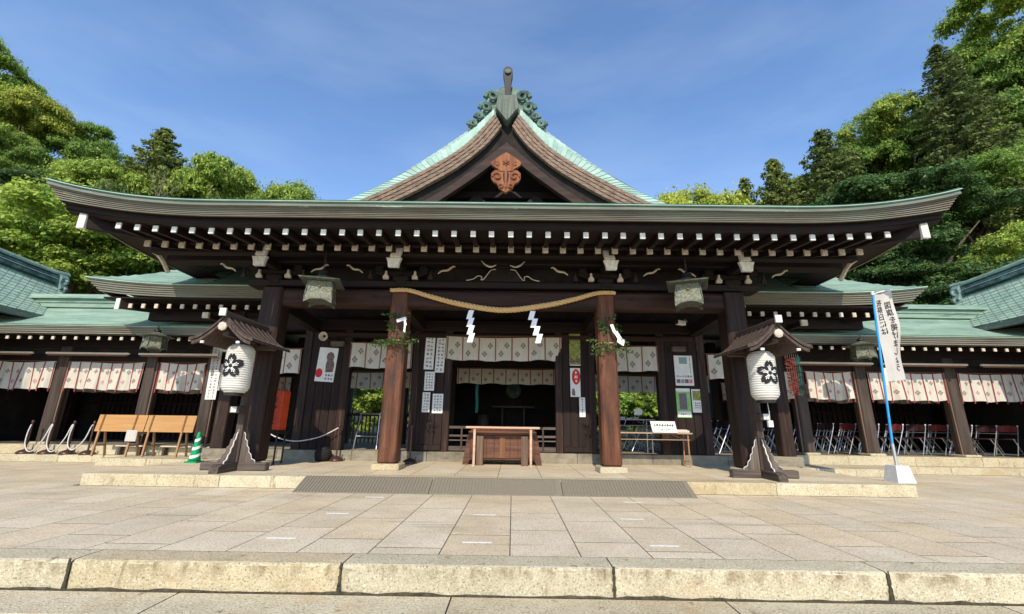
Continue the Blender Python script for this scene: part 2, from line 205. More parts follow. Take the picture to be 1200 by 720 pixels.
# ------------------------------------------------------------------ mesh helpers
class MB:
    def __init__(s): s.v = []; s.f = []
    def add(s, vs_, fs_):
        o = len(s.v); s.v += [tuple(v) for v in vs_]; s.f += [tuple(i+o for i in f) for f in fs_]; return s
    def box(s, x0, x1, y0, y1, z0, z1):
        return s.add([(x0,y0,z0),(x1,y0,z0),(x1,y1,z0),(x0,y1,z0),(x0,y0,z1),(x1,y0,z1),(x1,y1,z1),(x0,y1,z1)],
                     [(0,3,2,1),(4,5,6,7),(0,1,5,4),(1,2,6,5),(2,3,7,6),(3,0,4,7)])
    def cbox(s, x0, x1, y0, y1, z0, z1, b=0.01):
        vs_ = []; idx = {}
        for sx in (0,1):
            for sy in (0,1):
                for sz in (0,1):
                    c = (x0,x1)[sx], (y0,y1)[sy], (z0,z1)[sz]
                    d = ((b,-b)[sx], (b,-b)[sy], (b,-b)[sz])
                    for a in range(3):
                        q = [c[i]+(0 if i == a else d[i]) for i in range(3)]
                        idx[(sx,sy,sz,a)] = len(vs_); vs_.append(q)
        fs_ = []
        for a in range(3):
            o = [i for i in range(3) if i != a]
            for sa in (0,1):
                ring = []
                for (u,v) in ((0,0),(1,0),(1,1),(0,1)):
                    k = [0,0,0]; k[a] = sa; k[o[0]] = u; k[o[1]] = v; ring.append(idx[(*k,a)])
                flip = (sa == 0) ^ (a == 1)
                fs_.append(tuple(ring[::-1]) if flip else tuple(ring))
        for a in range(3):
            o = [i for i in range(3) if i != a]
            for u in (0,1):
                for v in (0,1):
                    k0 = [0,0,0]; k0[a] = 0; k0[o[0]] = u; k0[o[1]] = v; k1 = list(k0); k1[a] = 1
                    fs_.append((idx[(*k0,o[0])], idx[(*k1,o[0])], idx[(*k1,o[1])], idx[(*k0,o[1])]))
        for sx in (0,1):
            for sy in (0,1):
                for sz in (0,1): fs_.append(tuple(idx[(sx,sy,sz,a)] for a in range(3)))
        return s.add(vs_, fs_)
    def bar(s, a, b, w_, h_, upv=(0,0,1)):
        a = Vector(a); b = Vector(b); d = (b-a).normalized(); u = Vector(upv)
        sx = d.cross(u)
        if sx.length < 1e-5: sx = d.cross(Vector((0,1,0)))
        sx.normalize(); u = sx.cross(d).normalized()
        vs_ = [q + sx*w_/2*i + u*h_/2*j for q in (a,b) for i,j in ((-1,-1),(1,-1),(1,1),(-1,1))]
        return s.add(vs_, [(0,1,2,3)[::-1],(4,5,6,7),(0,1,5,4),(1,2,6,5),(2,3,7,6),(3,0,4,7)])
    def tube(s, pts, rad, n=6, cap=True):
        pts = [Vector(q) for q in pts]; rads = rad if isinstance(rad, (list, tuple)) else [rad]*len(pts)
        rings = []; prev = None
        for i, q in enumerate(pts):
            d = (pts[min(i+1, len(pts)-1)] - pts[max(i-1, 0)]).normalized()
            if prev is None:
                u = d.cross(Vector((0,0,1)));
                if u.length < 1e-4: u = d.cross(Vector((1,0,0)))
            else: u = prev - d*prev.dot(d)
            u.normalize(); prev = u; v = d.cross(u)
            rings.append([q + (u*math.cos(t) + v*math.sin(t))*rads[i] for t in [2*math.pi*k/n for k in range(n)]])
        vs_ = [x for rr in rings for x in rr]; fs_ = []
        for i in range(len(pts)-1):
            for k in range(n): fs_.append((i*n+k, i*n+(k+1)%n, (i+1)*n+(k+1)%n, (i+1)*n+k))
        if cap: fs_ += [tuple(range(n))[::-1], tuple((len(pts)-1)*n+k for k in range(n))]
        return s.add(vs_, fs_)
    def lathe(s, prof, c=(0,0,0), n=20, sx=1, sy=1):
        vs_ = []; fs_ = []
        for rr, z in prof:
            for k in range(n):
                t = 2*math.pi*k/n; vs_.append((c[0]+rr*sx*math.cos(t), c[1]+rr*sy*math.sin(t), c[2]+z))
        for i in range(len(prof)-1):
            for k in range(n): fs_.append((i*n+k, i*n+(k+1)%n, (i+1)*n+(k+1)%n, (i+1)*n+k))
        if prof[0][0] > 1e-6: fs_.append(tuple(range(n))[::-1])
        if prof[-1][0] > 1e-6: fs_.append(tuple((len(prof)-1)*n+k for k in range(n)))
        return s.add(vs_, fs_)
    def prism(s, outline, fn0, fn1):
        """outline 2-D points; fn0/fn1 map (u, v) to the two faces in space"""
        n = len(outline); vs_ = [fn0(*q) for q in outline] + [fn1(*q) for q in outline]
        fs_ = [tuple(range(n)), tuple(range(n, 2*n))[::-1]] + [(i, i+n, (i+1) % n + n, (i+1) % n) for i in range(n)]
        return s.add(vs_, fs_)
    def prismY(s, outline, y0, y1):     # outline in X,Z, anticlockwise seen from -Y
        return s.prism(outline, lambda u, v: (u, y0, v), lambda u, v: (u, y1, v))
    def prismX(s, outline, x0, x1):     # outline in Y,Z
        return s.prism(outline, lambda u, v: (x0, u, v), lambda u, v: (x1, u, v))
    def grid(s, fn, us, vs2, flip=False):
        vs_ = [fn(u, v) for u in us for v in vs2]; m = len(vs2); fs_ = []
        for i in range(len(us)-1):
            for j in range(m-1):
                f = (i*m+j, (i+1)*m+j, (i+1)*m+j+1, i*m+j+1); fs_.append(f[::-1] if flip else f)
        return s.add(vs_, fs_)
    def mesh(s, name, smooth=False):
        me = bpy.data.meshes.new(name); me.from_pydata(s.v, [], s.f); me.update()
        if smooth: me.polygons.foreach_set('use_smooth', [True]*len(me.polygons))
        return me
    def build(s, name, m, parent=None, smooth=False, loc=None):
        return link(name, s.mesh(name, smooth), m, parent, loc)
def link(name, me, m, parent=None, loc=None):
    if m is not None and len(me.materials) == 0: me.materials.append(MATS[m])
    o = bpy.data.objects.new(name, me); COL.objects.link(o)
    if parent is not None: o.parent = parent
    if loc is not None: o.location = loc
    return o
def tag(o, label, cat=None, group=None):
    o['label'] = label
    if cat: o['category'] = cat
    if group: o['group'] = group
    return o
def struct(o): o['kind'] = 'structure'; return o
def stuff(o): o['kind'] = 'stuff'; return o
def thing(name, label, cat, loc=(0,0,0), rz=0, group=None):
    o = bpy.data.objects.new(name, None); o.empty_display_size = 0.2; COL.objects.link(o); o.location = loc; o.rotation_euler = (0,0,rz)
    return tag(o, label, cat, group)
KIDS = {}
def copy_tree(o, parent=None):
    c = o.copy(); COL.objects.link(c)
    if parent is not None: c.parent = parent
    for ch in list(o.children): copy_tree(ch, c)
    return c
def catmull(pts, n=8):
    P = [Vector((*q, 0)) if len(q) == 2 else Vector(q) for q in pts]; out = []
    for i in range(len(P)-1):
        a, b, c, d = P[max(i-1,0)], P[i], P[i+1], P[min(i+2, len(P)-1)]
        for k in range(n):
            t = k/n; out.append(0.5*((2*b)+(c-a)*t+(2*a-5*b+4*c-d)*t*t+(-a+3*b-3*c+d)*t**3))
    out.append(P[-1]); return out
def text_mesh(body, size=1.0, vertical=False, space=1.0):
    cu = bpy.data.curves.new('text', 'FONT'); cu.body = '\n'.join(body) if vertical else body
    cu.size = size; cu.align_x = 'CENTER'; cu.align_y = 'TOP'; cu.space_line = space; cu.resolution_u = 2; cu.offset = 0.012*size
    o = bpy.data.objects.new('text', cu); COL.objects.link(o)
    bpy.context.view_layer.update()
    dg = bpy.context.evaluated_depsgraph_get(); me = bpy.data.meshes.new_from_object(o.evaluated_get(dg))
    bpy.data.objects.remove(o); bpy.data.curves.remove(cu)
    vs_ = [tuple(v.co) for v in me.vertices]; fs_ = [tuple(q.vertices) for q in me.polygons]
    bpy.data.meshes.remove(me); return vs_, fs_
def glyphs(mb, x0, x1, z0, z1, y, cols=1, rows=8, thick=0.14, rng=None, fn=None):
    """small brush-like marks standing in for writing too small to read in the photograph"""
    rng = rng or random
    cw = (x1-x0)/cols; rh = (z1-z0)/rows
    for c in range(cols):
        for q in range(rows):
            cx = x0+cw*(c+.5); cz = z1-rh*(q+.5); s = min(cw, rh)*0.42
            for k in range(rng.randint(3, 5)):
                hz = rng.random() < .55; o = rng.uniform(-.7, .7)*s; le = rng.uniform(.5, .95)*s; t = thick*s
                if hz: q4 = [(cx-le, cz+o-t), (cx+le, cz+o-t), (cx+le, cz+o+t), (cx-le, cz+o+t)]
                else: q4 = [(cx+o-t, cz-le), (cx+o+t, cz-le), (cx+o+t, cz+le), (cx+o-t, cz+le)]
                mb.add([(u, y-0.0002*k, v) if fn is None else fn(u, v, 0.0002*k) for u, v in q4], [(0,1,2,3)])

# ================================================================== SETTING: paving, steps, platform
ZP = 0.185                                  # top of the hall platform
plaza = struct(MB().box(-34, 34, 3.80, 11.4, -0.35, -0.0015).build('plaza', 'joint'))
CW = 0.588
def slab_piece(parent, x0, x1, y0, y1, z, name='paving_slab', m='slab', th=0.05, gap=0.010, b=0.0006):
    tz = z + random.uniform(-0.0003, 0.0003)
    hx, hy = (x1-x0)/2-gap/2, (y1-y0)/2-gap*1.1
    key = (round(hx,3), round(hy,3), m, th)
    if key not in KIDS:
        me = MB().cbox(-hx, hx, -hy, hy, -th, 0, b).mesh('paving_slab'); me.materials.append(MATS[m]); KIDS[key] = me
    o = bpy.data.objects.new(name, KIDS[key]); COL.objects.link(o); o.parent = parent; o.location = ((x0+x1)/2, (y0+y1)/2, tz); return o
extra = MB()
for k in range(-34, 34):
    x0 = 0.23+CW*k; x1 = x0+CW
    off = (0.0, 0.47, 0.2, 0.68)[k % 4]
    ymax = 7.46 if abs((x0+x1)/2) < 6.85 else (10.40 if abs((x0+x1)/2) < 9.2 else 11.15)
    y = 3.985; L0 = off if off > 0.15 else 0.9
    while y < ymax-0.05:
        y2 = min(y+L0, ymax)
        if ymax-y2 < 0.2: y2 = ymax
        if abs(x0) < 13.2: slab_piece(plaza, x0, x1, y, y2, 0)
        else: extra.cbox(x0+.003, x1-.003, y+.003, y2-.003, -.05, 0, .004)
        y = y2; L0 = 0.9
stuff(extra.build('paving_slabs', 'slab', plaza))
# white tape marks stuck on the paving
for (x, y) in ((-1.88,4.43),(-1.81,5.58),(-1.73,6.75),(-0.07,4.38),(-0.08,5.62),(1.62,4.36),(1.63,5.5),(1.95,6.65)):
    MB().box(x-.135, x+.135, y-.018, y+.018, .0015, .0045).build('tape_mark', 'tape', plaza)
# front step stones
def step_row(parent, x_first, length, n, y0, y1, z0, z1, m='edge_stone', name='step_stone', b=0.022, gap=0.012):
    key = ('step', length, y1-y0, z1-z0, m)
    for i in range(n):
        me = MB()
        hx = length/2-gap/2
        # a rough-hewn stone: front face grid with a little relief, rounded arrises
        us = [-hx+2*hx*t/14 for t in range(15)]
        prof = [(y1-y0, 0), (0.10, 0), (b, 0), (b*0.3, -b*0.3), (0, -b), (0, -(z1-z0)*0.5), (0, -(z1-z0)+0.004)]
        def fn(u, v):
            yy, zz = prof[int(v)]; e = 0
            if 3 <= v <= 6: e = random.uniform(-.004, .004)
            ex = 0.012 if abs(abs(u)-hx) < 1e-6 and v >= 2 else 0
            return (u, yy+e+ex, zz-(0.004 if ex else 0))
        me.grid(fn, us, list(range(7)), flip=False)
        me.box(-hx+.002, hx-.002, 0.03, y1-y0, -(z1-z0)+.004, -.004)
        me.build(name, m, parent, loc=(x_first+length*(i+.5), y0, z1))
step_row(plaza, -1.05-2.07*5, 2.07, 11, 3.705, 3.98, -0.20, 0.0, m='kerb_stone')
rs = random.Random(3)
def moss_line(parent, x0, x1, y, z, hmax, n):
    mb = MB(); us = [x0+(x1-x0)*i/n for i in range(n+1)]
    hs = [hmax*(0.25+0.75*abs(math.sin(i*.37)*math.sin(i*.11+1)))*rs.uniform(.5, 1) for i in range(n+1)]
    for i in range(n):
        mb.add([(us[i], y-.012, z), (us[i+1], y-.012, z), (us[i+1], y-.004, z+hs[i+1]), (us[i], y-.004, z+hs[i])], [(0,1,2,3)])
        mb.add([(us[i], y-.03, z+.001), (us[i+1], y-.03, z+.001), (us[i+1], y-.012, z+.0015), (us[i], y-.012, z+.0015)], [(0,1,2,3)])
    return stuff(mb.build('moss_seam', 'moss', parent))
lower = struct(MB().box(-34, 34, 3.3, 3.9, -0.7, -0.215).build('lower_step', 'joint'))
step_row(lower, -2.23-2.03*5, 2.03, 12, 3.27, 3.72, -0.40, -0.20)
moss_line(plaza, -9, 9, 3.705, -0.20, 0.028, 260)
for i in range(-4, 6):                       # dirt in the upright joints of the step
    x = -1.05+2.07*i; mb = MB()
    for k in range(9):
        z = -.195+.185*k/8; a = .024*(.5+.5*rs.random())*(1-.35*k/8)
        mb.add([(x-a, 3.699, z), (x+a*.7, 3.699, z), (x+a*.6, 3.699, z+.024), (x-a*.8, 3.699, z+.024)], [(0,1,2,3)])
    mb.build('joint_dirt', 'moss', plaza)
courtyard = struct(MB().box(-60, 60, -40, 3.30, -0.8, -0.412).build('courtyard', 'joint'))
cs = MB()
for i in range(-16, 16):
    for j in range(8):
        cs.cbox(i*1.2+.004, i*1.2+1.196, 3.26-1.0*(j+1)+.004, 3.26-1.0*j-.004, -.46, -.40, .005)
stuff(cs.build('paving_slabs', 'slab', courtyard))

platform = struct(MB().box(-6.68, 6.68, 7.50, 10.6, -0.05, ZP-0.0015).build('hall_platform', 'joint'))
step_row(platform, -6.7, 2.2333, 6, 7.46, 7.86, 0.0, ZP, b=0.015, gap=0.008)
for i in range(18):
    x0 = -6.7+i*0.7444
    for j in range(3):
        o = 0.0 if i % 2 else 0.35
        y0 = 7.86+(j*0.9-o if j else 0); y1 = 7.86+(j+1)*0.9-o if j < 2 else 10.55
        slab_piece(platform, x0, x0+0.7444, y0, y1, ZP)
for s in (-1, 1):                            # platform sides
    for j in range(2):
        x = s*6.68
        MB().cbox(min(x, x+s*.03), max(x, x+s*.03), 7.88+j*1.35, 9.21+j*1.35, 0, ZP-.002, .01).build('step_stone', 'edge_stone', platform)
# inner stone dais under the back row of posts
dais = struct(MB().box(-6.9, 6.9, 10.62, 15.6, 0.0, 0.40).build('hall_floor', 'stone_grey'))
step_row(dais, -6.9, 1.725, 8, 10.5, 10.8, ZP-.002, 0.405, m='stone_grey', b=0.015, gap=0.01)
# side corridor floors with two low steps
for s, nm in ((-1, 'corridor_floor_left'), (1, 'corridor_floor_right')):
    fl = struct(MB().box(min(s*6.95, s*22), max(s*6.95, s*22), 11.6, 18, -0.02, 0.375).build(nm, 'stone_grey'))
    xa = -22.0 if s < 0 else 6.93
    step_row(fl, (-9.2 if s < 0 else 6.74), 1.23, 2, 10.40, 11.47, 0.0, 0.168, b=0.012, gap=0.008)
    step_row(fl, (-9.2-1.62*6 if s < 0 else 9.2), 1.62, 6, 11.15, 11.47, 0.0, 0.17, b=0.012, gap=0.008)
    step_row(fl, (-6.95-1.66*7 if s < 0 else 6.95), 1.66, 7, 11.45, 11.75, 0.168, 0.385, b=0.012, gap=0.008)
# rubber ramp of three panels over the platform edge
ramp = thing('ramp_mat', 'grey ribbed rubber ramp of three panels laid over the platform edge', 'ramp', (0, 7.07, 0))
for (xa, xb) in ((-3.08, -1.03), (-1.02, 1.01), (1.02, 3.04)):
    mb = MB(); prof = []
    ns = 26
    for k in range(ns+1):
        t = k/ns; prof.append((t*.40, .006+t*.184+(.004 if k % 2 else 0)))
    mb.prism([(0,0)]+[(.40, 0)][:0]+[(a, b) for a, b in prof]+[(.45, .19), (.45, .186), (.385, .0)], lambda u, v, x=xa: (x, u, v), lambda u, v, x=xb: (x, u, v))
    pn_ = mb.build('ramp_panel', 'mat_grey', ramp)
    rb_ = MB()
    for k in range(int((xb-xa-.04)/.05)): x_ = xa+.03+.05*k; rb_.bar((x_, .01, .018), (x_, .40, .197), .016, .010)
    stuff(rb_.build('ribs', 'mat_grey', pn_))

# ================================================================== WORSHIP HALL
hall = thing('worship_hall', 'dark timber shrine hall with upswept green copper roof and front gable', 'shrine hall', (0, 9, ZP))
HB = Vector((0, 9, ZP))
def hp(name, mb, m, parent=None, smooth=False):
    o = mb.build(name, m, parent or hall, smooth)
    if parent is None: o.location = -HB
    return o
PX = (-4.75, -2.12, 2.12, 4.75); PY = 8.78
for x in PX:
    wd = 0.18 if abs(x) < 3 else 0.21
    mb = MB().cbox(x-wd, x+wd, PY-wd, PY+wd, ZP+0.11, 3.74, 0.035)
    po = hp('pillar', mb, 'pillar_warm' if abs(x) < 3 else 'pillar_dark')
    MB().cbox(x-.26, x+.26, PY-.26, PY+.26, ZP-.01, ZP+.11, .02).build('base_stone', 'edge_stone', po)
# main front beams with rounded lower edge
def beam_prof(y0, y1, z0, z1, e=.03): return [(y0, z0+e), (y0+e, z0), (y1-e, z0), (y1, z0+e), (y1, z1-e), (y1-e, z1), (y0+e, z1), (y0, z1-e)]
for xa, xb in ((-4.54, -2.30), (-1.94, 1.94), (2.30, 4.54)):
    hp('tie_beam', MB().prismX(beam_prof(8.62, 8.94, 3.34, 3.72, .06), xa, xb), 'beam_brown')
# carved scroll lines on the side beams
def scroll(cx, y, cz, s, fl=1):
    pts = []
    for k in range(26):
        t = k/25*4.2; rr = s*(.35*math.exp(-.42*t)+.02); pts.append((cx+fl*(rr*math.cos(t)+.05*s*t), y, cz+rr*.75*math.sin(t)))
    return pts
for x, fl in ((-4.25, 1), (-2.6, -1), (2.6, 1), (4.25, -1)):
    hp('carved_scroll', MB().tube(scroll(x, 8.615, 3.53, .32, fl), .008, 5), 'barge_wood')
# wide top plate on the pillars, purlins, eave structure
hp('top_plate', MB().cbox(-5.3, 5.3, 8.58, 8.98, 3.755, 3.88, .01), 'timber_x')
hp('purlin', MB().cbox(-7.0, 7.0, 8.45, 8.75, 4.22, 4.46, .02), 'timber_x')
hp('outer_purlin', MB().cbox(-6.95, 6.95, 7.98, 8.16, 4.215, 4.40, .02), 'timber_x')
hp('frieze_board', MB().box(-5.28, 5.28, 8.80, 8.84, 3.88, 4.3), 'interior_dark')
def rise(x): return 0.37*max(0, (abs(x)-4.8)/2.93)**2.2
# rafters in two rows, white ends
def rafter_mesh(y0, z0, y1, z1, w_, h_):
    return MB().bar((0, y0, z0), (0, y1, z1), w_, h_).mesh('rafter')
fly = rafter_mesh(6.99, 4.225, 8.3, 4.37, .085, .105); fly.materials.append(MATS['timber_y'])
base = rafter_mesh(7.64, 4.215, 9.4, 4.72, .10, .12); base.materials.append(MATS['timber_y'])
fe = MB().cbox(-.046, .046, 6.965, 6.992, 4.17, 4.28, .004).mesh('rafter_end'); fe.materials.append(MATS['white_paint'])
be = MB().cbox(-.054, .054, 7.60, 7.640, 4.15, 4.275, .004).mesh('rafter_end'); be.materials.append(MATS['cream_paint'])
for i in range(-21, 21):
    x = (i+.5)*.3265+random.uniform(-.008, .008)
    for me, en, dz in ((fly, fe, rise(x)*.55), (base, be, rise(x)*.25)):
        o = bpy.data.objects.new('rafter', me); COL.objects.link(o); o.parent = hall; o.location = Vector((x, 0, dz))-HB
        e = bpy.data.objects.new('rafter_end', en); COL.objects.link(e); e.parent = o
for s in (-1, 1):
    # hip rafters with tall white ends, curved corner braces
    o = hp('hip_rafter', MB().bar((s*7.28, 6.98, 4.42), (s*4.9, 9.3, 4.62), .13, .34), 'timber_y')
    MB().cbox(s*7.30-.065, s*7.30+.065, 6.90, 6.96, 4.22, 4.60, .006).build('rafter_end', 'white_paint', o)
    br = catmull([(s*7.22, 8.38, 4.38), (s*7.12, 8.4, 4.31), (s*7.03, 8.45, 4.18), (s*6.93, 8.5, 3.98)], 6)
    hp('corner_brace', MB().tube([q for q in br], [.045]*len(br), 6), 'cream_paint')
# soffit boards above the rafters
sb = MB()
xs = [-7.6+15.2*i/60 for i in range(61)]
sb.grid(lambda x, t: (x, 6.85+t*2.7, 4.30+.05*t*2.7/1.2+rise(x)*(1-t)*.75+.12*t*t*2.2), xs, [0, .2, .45, .7, 1.0])
hp('soffit', sb, 'timber_x')
fl_b = MB()
fl_b.grid(lambda x, v: (x, (7.0, 6.90, 6.86, 6.86)[int(v)], (4.285, 4.285, 4.30, 4.43)[int(v)]+rise(x)*(.7+.08*v)), xs, [0,1,2,3])
hp('eave_batten', fl_b, 'timber_x')
hp('eave_underlay', MB().grid(lambda x, v: (x, (6.74, 7.10)[int(v)], 4.402+rise(x)*.74+.02*v), xs, [0, 1]), 'timber_x')
for s in (-1, 1): hp('eave_underlay', MB().grid(lambda v, y: (s*(7.58, 7.0)[int(v)], y, 4.402+.03*v+(.27*max(0, (9.2-y)/2.6)**2.2 if y < 9.2 else 0)*(1-.4*v)), [0, 1], [6.75+.3*i for i in range(30)]), 'timber_y')
hp('inner_batten', MB().cbox(-6.85, 6.85, 7.70, 7.80, 4.285, 4.36, .01), 'timber_x')
# layered eave edge: seven courses, each a little further back than the one above
xs2 = [-7.74+15.48*i/90 for i in range(91)]
ztop, zbot = 4.610, 4.385
nl = 7
for k in range(nl):
    f0, f1 = k/nl, (k+1)/nl
    def crs(x, v, f0=f0, f1=f1):
        sc = 1-.020*f0
        z0 = ztop-.06-(ztop-.06-zbot)*f0; z1 = ztop-.06-(ztop-.06-zbot)*f1+.003
        rr = rise(x)*(1-.30*f0)
        yy = 6.615+.12*f0
        return (x*sc, (yy+.05, yy, yy, yy+.04)[int(v)], (z0, z0, z1, z1)[int(v)]+rr)
    hp('eave_course', MB().grid(crs, xs2, [0,1,2,3]), 'eave_layer')
hp('eave_copper_band', MB().grid(lambda x, v: (x*1.001, (6.9, 6.597, 6.590, 6.605, 6.605)[int(v)], (4.525, 4.518, 4.522, 4.585, 4.598)[int(v)]+rise(x)), xs2, [0,1,2,3,4], flip=True), 'eave_copper')
hp('eave_copper_lip', MB().grid(lambda x, v: (x*1.002, (6.80, 6.568, 6.565, 6.575, 6.8)[int(v)], (4.598, 4.596, 4.606, 4.616, 4.66)[int(v)]+rise(x)), xs2, [0,1,2,3,4], flip=True), 'copper_edge')
# side eave edges
for s in (-1, 1):
    for k in range(nl):
        f0, f1 = k/nl, (k+1)/nl
        def crs(y, v, f0=f0, f1=f1):
            z0 = ztop-.06-(ztop-.06-zbot)*f0; z1 = ztop-.06-(ztop-.06-zbot)*f1+.003
            rr = .37*max(0, (9.2-y)/2.6)**2.2 if y < 9.2 else 0
            xx = s*7.73*(1-.02*f0); return ((xx-s*.05, xx, xx, xx-s*.04)[int(v)], y+.2*f0*max(0, (7.2-y)/.6), (z0, z0, z1, z1)[int(v)]+rr*(1-.3*f0))
        hp('eave_course', MB().grid(crs, [6.615+.3*i for i in range(31)], [0,1,2,3]), 'eave_layer')
# roof surface
dd = np.array([0, 1.14, 2.54, 3.9, 4.62, 5.66, 6.74, 7.44]); zz = np.array([4.62, 5.0, 5.70, 6.48, 6.89, 7.64, 8.52, 9.20])
pc = np.polyfit(dd, zz, 4)
def g(d): return float(np.polyval(pc, d))
def roof_fn(x, y):
    a, b = 7.74-abs(x), y-6.58
    rr = rise(x)*max(0, 1-b/2.6) if b < 2.6 else 0
    return (x, y, min(g(a), g(b))+rr+.015)
ys = [6.58+.2*i for i in range(16)]
hp('skirt_roof', MB().grid(roof_fn, [-7.74+15.48*i/80 for i in range(81)], ys, flip=False), 'copper')
for s in (-1, 1):
    hp('skirt_roof', MB().grid(lambda x, y: (s*(7.74-x), y, g(x)+.015+(.37*max(0, (9.2-y)/2.6)**2.2*max(0, 1-x/2.6) if y < 9.2 else 0)), [.3*i for i in range(11)], [9.3+.35*i for i in range(19)]), 'copper')
# gable roof: copper sheets near the verge, plain roof behind
GY = 9.30
for s in (-1, 1):
    hp('gable_roof', MB().grid(lambda d, y: (s*(7.74-d), y, g(d)+.02), [2.3+5.2*i/34 for i in range(35)], [9.90, 15.6]), 'copper')
    # copper-clad rounded verge: a band of sheets from the roof edge down to the shingle courses
    G0 = catmull([(0.26, 9.22), (1.0, 8.54), (2.08, 7.66), (3.12, 6.91), (3.84, 6.50), (5.1, 5.90)], 24)
    V0 = catmull([(0.30, 8.56), (0.99, 7.68), (1.78, 7.07), (2.56, 6.60), (3.20, 6.24), (4.4, 5.66)], 24)
    V1 = catmull([(0.13, 8.26), (0.50, 7.72), (1.14, 7.11), (1.76, 6.68), (2.46, 6.25), (3.6, 5.68)], 24)
    def vp(i, f, lift=0.):
        q = G0[i].lerp(V0[i], f); bul = .06*math.sin(math.pi*f)
        return (s*(q.x+bul*.6+lift*.4), 9.92-.60*f-bul-lift, q.y+bul*.4+lift*.3)
    rows = 40
    for k in range(rows):
        i0, i1 = k*3, (k+1)*3
        for (f0, f1, sh) in ((0, .50, 0), (.50, 1.0, 1)):
            a0, a1 = min(i0+sh, 120), min(i1+sh, 120)
            if a1 <= a0: continue
            lo_ = [vp(a0, f0), vp(a1, f0), vp(a1, f1), vp(a0, f1)]; hi_ = [vp(a0, f0, .010), vp(a1, f0, .026), vp(a1, f1-.02, .026), vp(a0, f1-.02, .010)]
            hp('copper_sheet', MB().add(lo_+hi_, [(0,3,2,1),(4,5,6,7),(0,1,5,4),(1,2,6,5),(2,3,7,6),(3,0,4,7)]), 'copper_light')
    # verge in four shingle courses
    curve = V0[::3]; inner = V1[::3]
    ncr = 4
    for k in range(ncr):
        f0, f1 = k/ncr, (k+1)/ncr
        mb = MB(); n_ = len(curve)
        for i in range(n_-1):
            q = []
            for f in (f0, f1-.012):
                for ii in (i, i+1):
                    c_ = curve[ii].lerp(inner[ii], f); q.append((s*c_.x, c_.y))
            yo = GY+.0+.02*k+(.005 if (i+k) % 2 else 0)
            (ax_, az_), (bx_, bz_), (cx_, cz_), (dx_, dz_) = q
            v = [(ax_, yo, az_), (bx_, yo, bz_), (dx_, yo, dz_), (cx_, yo, cz_), (ax_, yo+.12, az_), (bx_, yo+.12, bz_), (dx_, yo+.12, dz_), (cx_, yo+.12, cz_)]
            f_ = [(0,1,2,3), (4,7,6,5), (0,4,5,1), (3,2,6,7), (1,5,6,2), (0,3,7,4)]
            mb.add(v, f_)
        hp('verge_course', mb, 'verge_layer')
    # upper board coloured dark for the shaded soffit gap, and the bargeboard below it
    c1 = catmull([(0, 8.50), (.50, 7.80), (1.14, 7.2), (1.76, 6.76), (2.46, 6.32), (3.6, 5.7)], 6); c2 = catmull([(0, 7.83), (.57, 7.30), (1.21, 6.72), (1.75, 6.32), (2.4, 5.9), (3.0, 5.5)], 6)
    mb = MB().prism([(s*q.x, q.y) for q in c1]+[(s*q.x, q.y) for q in c2[::-1]], lambda u, v: (u, GY+.24, v), lambda u, v: (u, GY+.32, v)); hp('shaded_upper_board', mb, 'interior_dark')
    c3 = catmull([(0, 7.56), (.48, 7.10), (1.0, 6.67), (1.45, 6.32), (2.0, 5.9), (2.6, 5.45)], 6)
    mb = MB().prism([(s*q.x, q.y+.01) for q in c2]+[(s*q.x, q.y) for q in c3[::-1]], lambda u, v: (u, GY+.14, v), lambda u, v: (u, GY+.30, v)); hp('bargeboard', mb, 'barge_wood')
    hp('gable_bracket', MB().cbox(s*2.06-.09, s*2.06+.09, GY+.62, GY+.72, 6.40, 6.50, .01), 'cream_paint')
hp('gable_wall', MB().prismY([(-4.6, 5.3), (4.6, 5.3), (2.0, 7.2), (0, 8.8), (-2.0, 7.2)], 10.35, 10.40), 'interior_dark')
hp('gable_beam', MB().cbox(-2.6, 2.6, 10.10, 10.34, 6.66, 6.86, .02), 'timber_x')
for s in (-1, 1): hp('gable_strut', MB().prismY([(s*.75-.28, 6.45), (s*.75+.28, 6.45), (s*.75+.06, 6.66), (s*.75-.06, 6.66)], 10.0, 10.3), 'timber_z')
hp('gable_post', MB().box(-.14, .14, 10.15, 10.34, 6.86, 7.8), 'timber_z')
# carved pendant under the apex
half = [(0, 7.46), (.10, 7.40), (.38, 7.18), (.36, 7.12), (.29, 7.06), (.20, 7.0), (.16, 6.95), (0, 6.93)]
pend = hp('gable_pendant', MB().prismY([(-x, z) for x, z in half]+[(x, z) for x, z in half[-2:0:-1]], GY+.00, GY+.09), 'gegyo_wood')
half = [(0, 6.97), (.14, 6.97), (.27, 6.98), (.355, 6.89), (.36, 6.76), (.30, 6.66), (.21, 6.61), (.17, 6.50), (.08, 6.43), (0, 6.37)]
MB().prismY([(-x, z) for x, z in half]+[(x, z) for x, z in half[-2:0:-1]], GY+.02, GY+.10).build('carved_heart', 'gegyo_wood', pend)
for s in (-1, 1):
    for cx_, cz_, rr, mm, w_ in ((.205, 6.79, .125, 'gegyo_wood', .024), (.11, 6.53, .075, 'gegyo_wood', .020), (.22, 7.13, .08, 'gegyo_wood', .018)):
        pts = [(s*(cx_+rr*(1-.07*k)*math.cos(k*.55)), GY+.012-.002*k, cz_+rr*(1-.07*k)*math.sin(k*.55)) for k in range(12)]
        MB().tube(pts, w_, 6).build('carved_scroll', mm, pend)
    MB().prismY([(s*.035, 6.92), (s*.075, 6.88), (s*.06, 6.70), (s*.03, 6.62)], GY+.008, GY+.02).build('slot_shade', 'ink', pend)  # black slips standing in for the shade inside carved slots
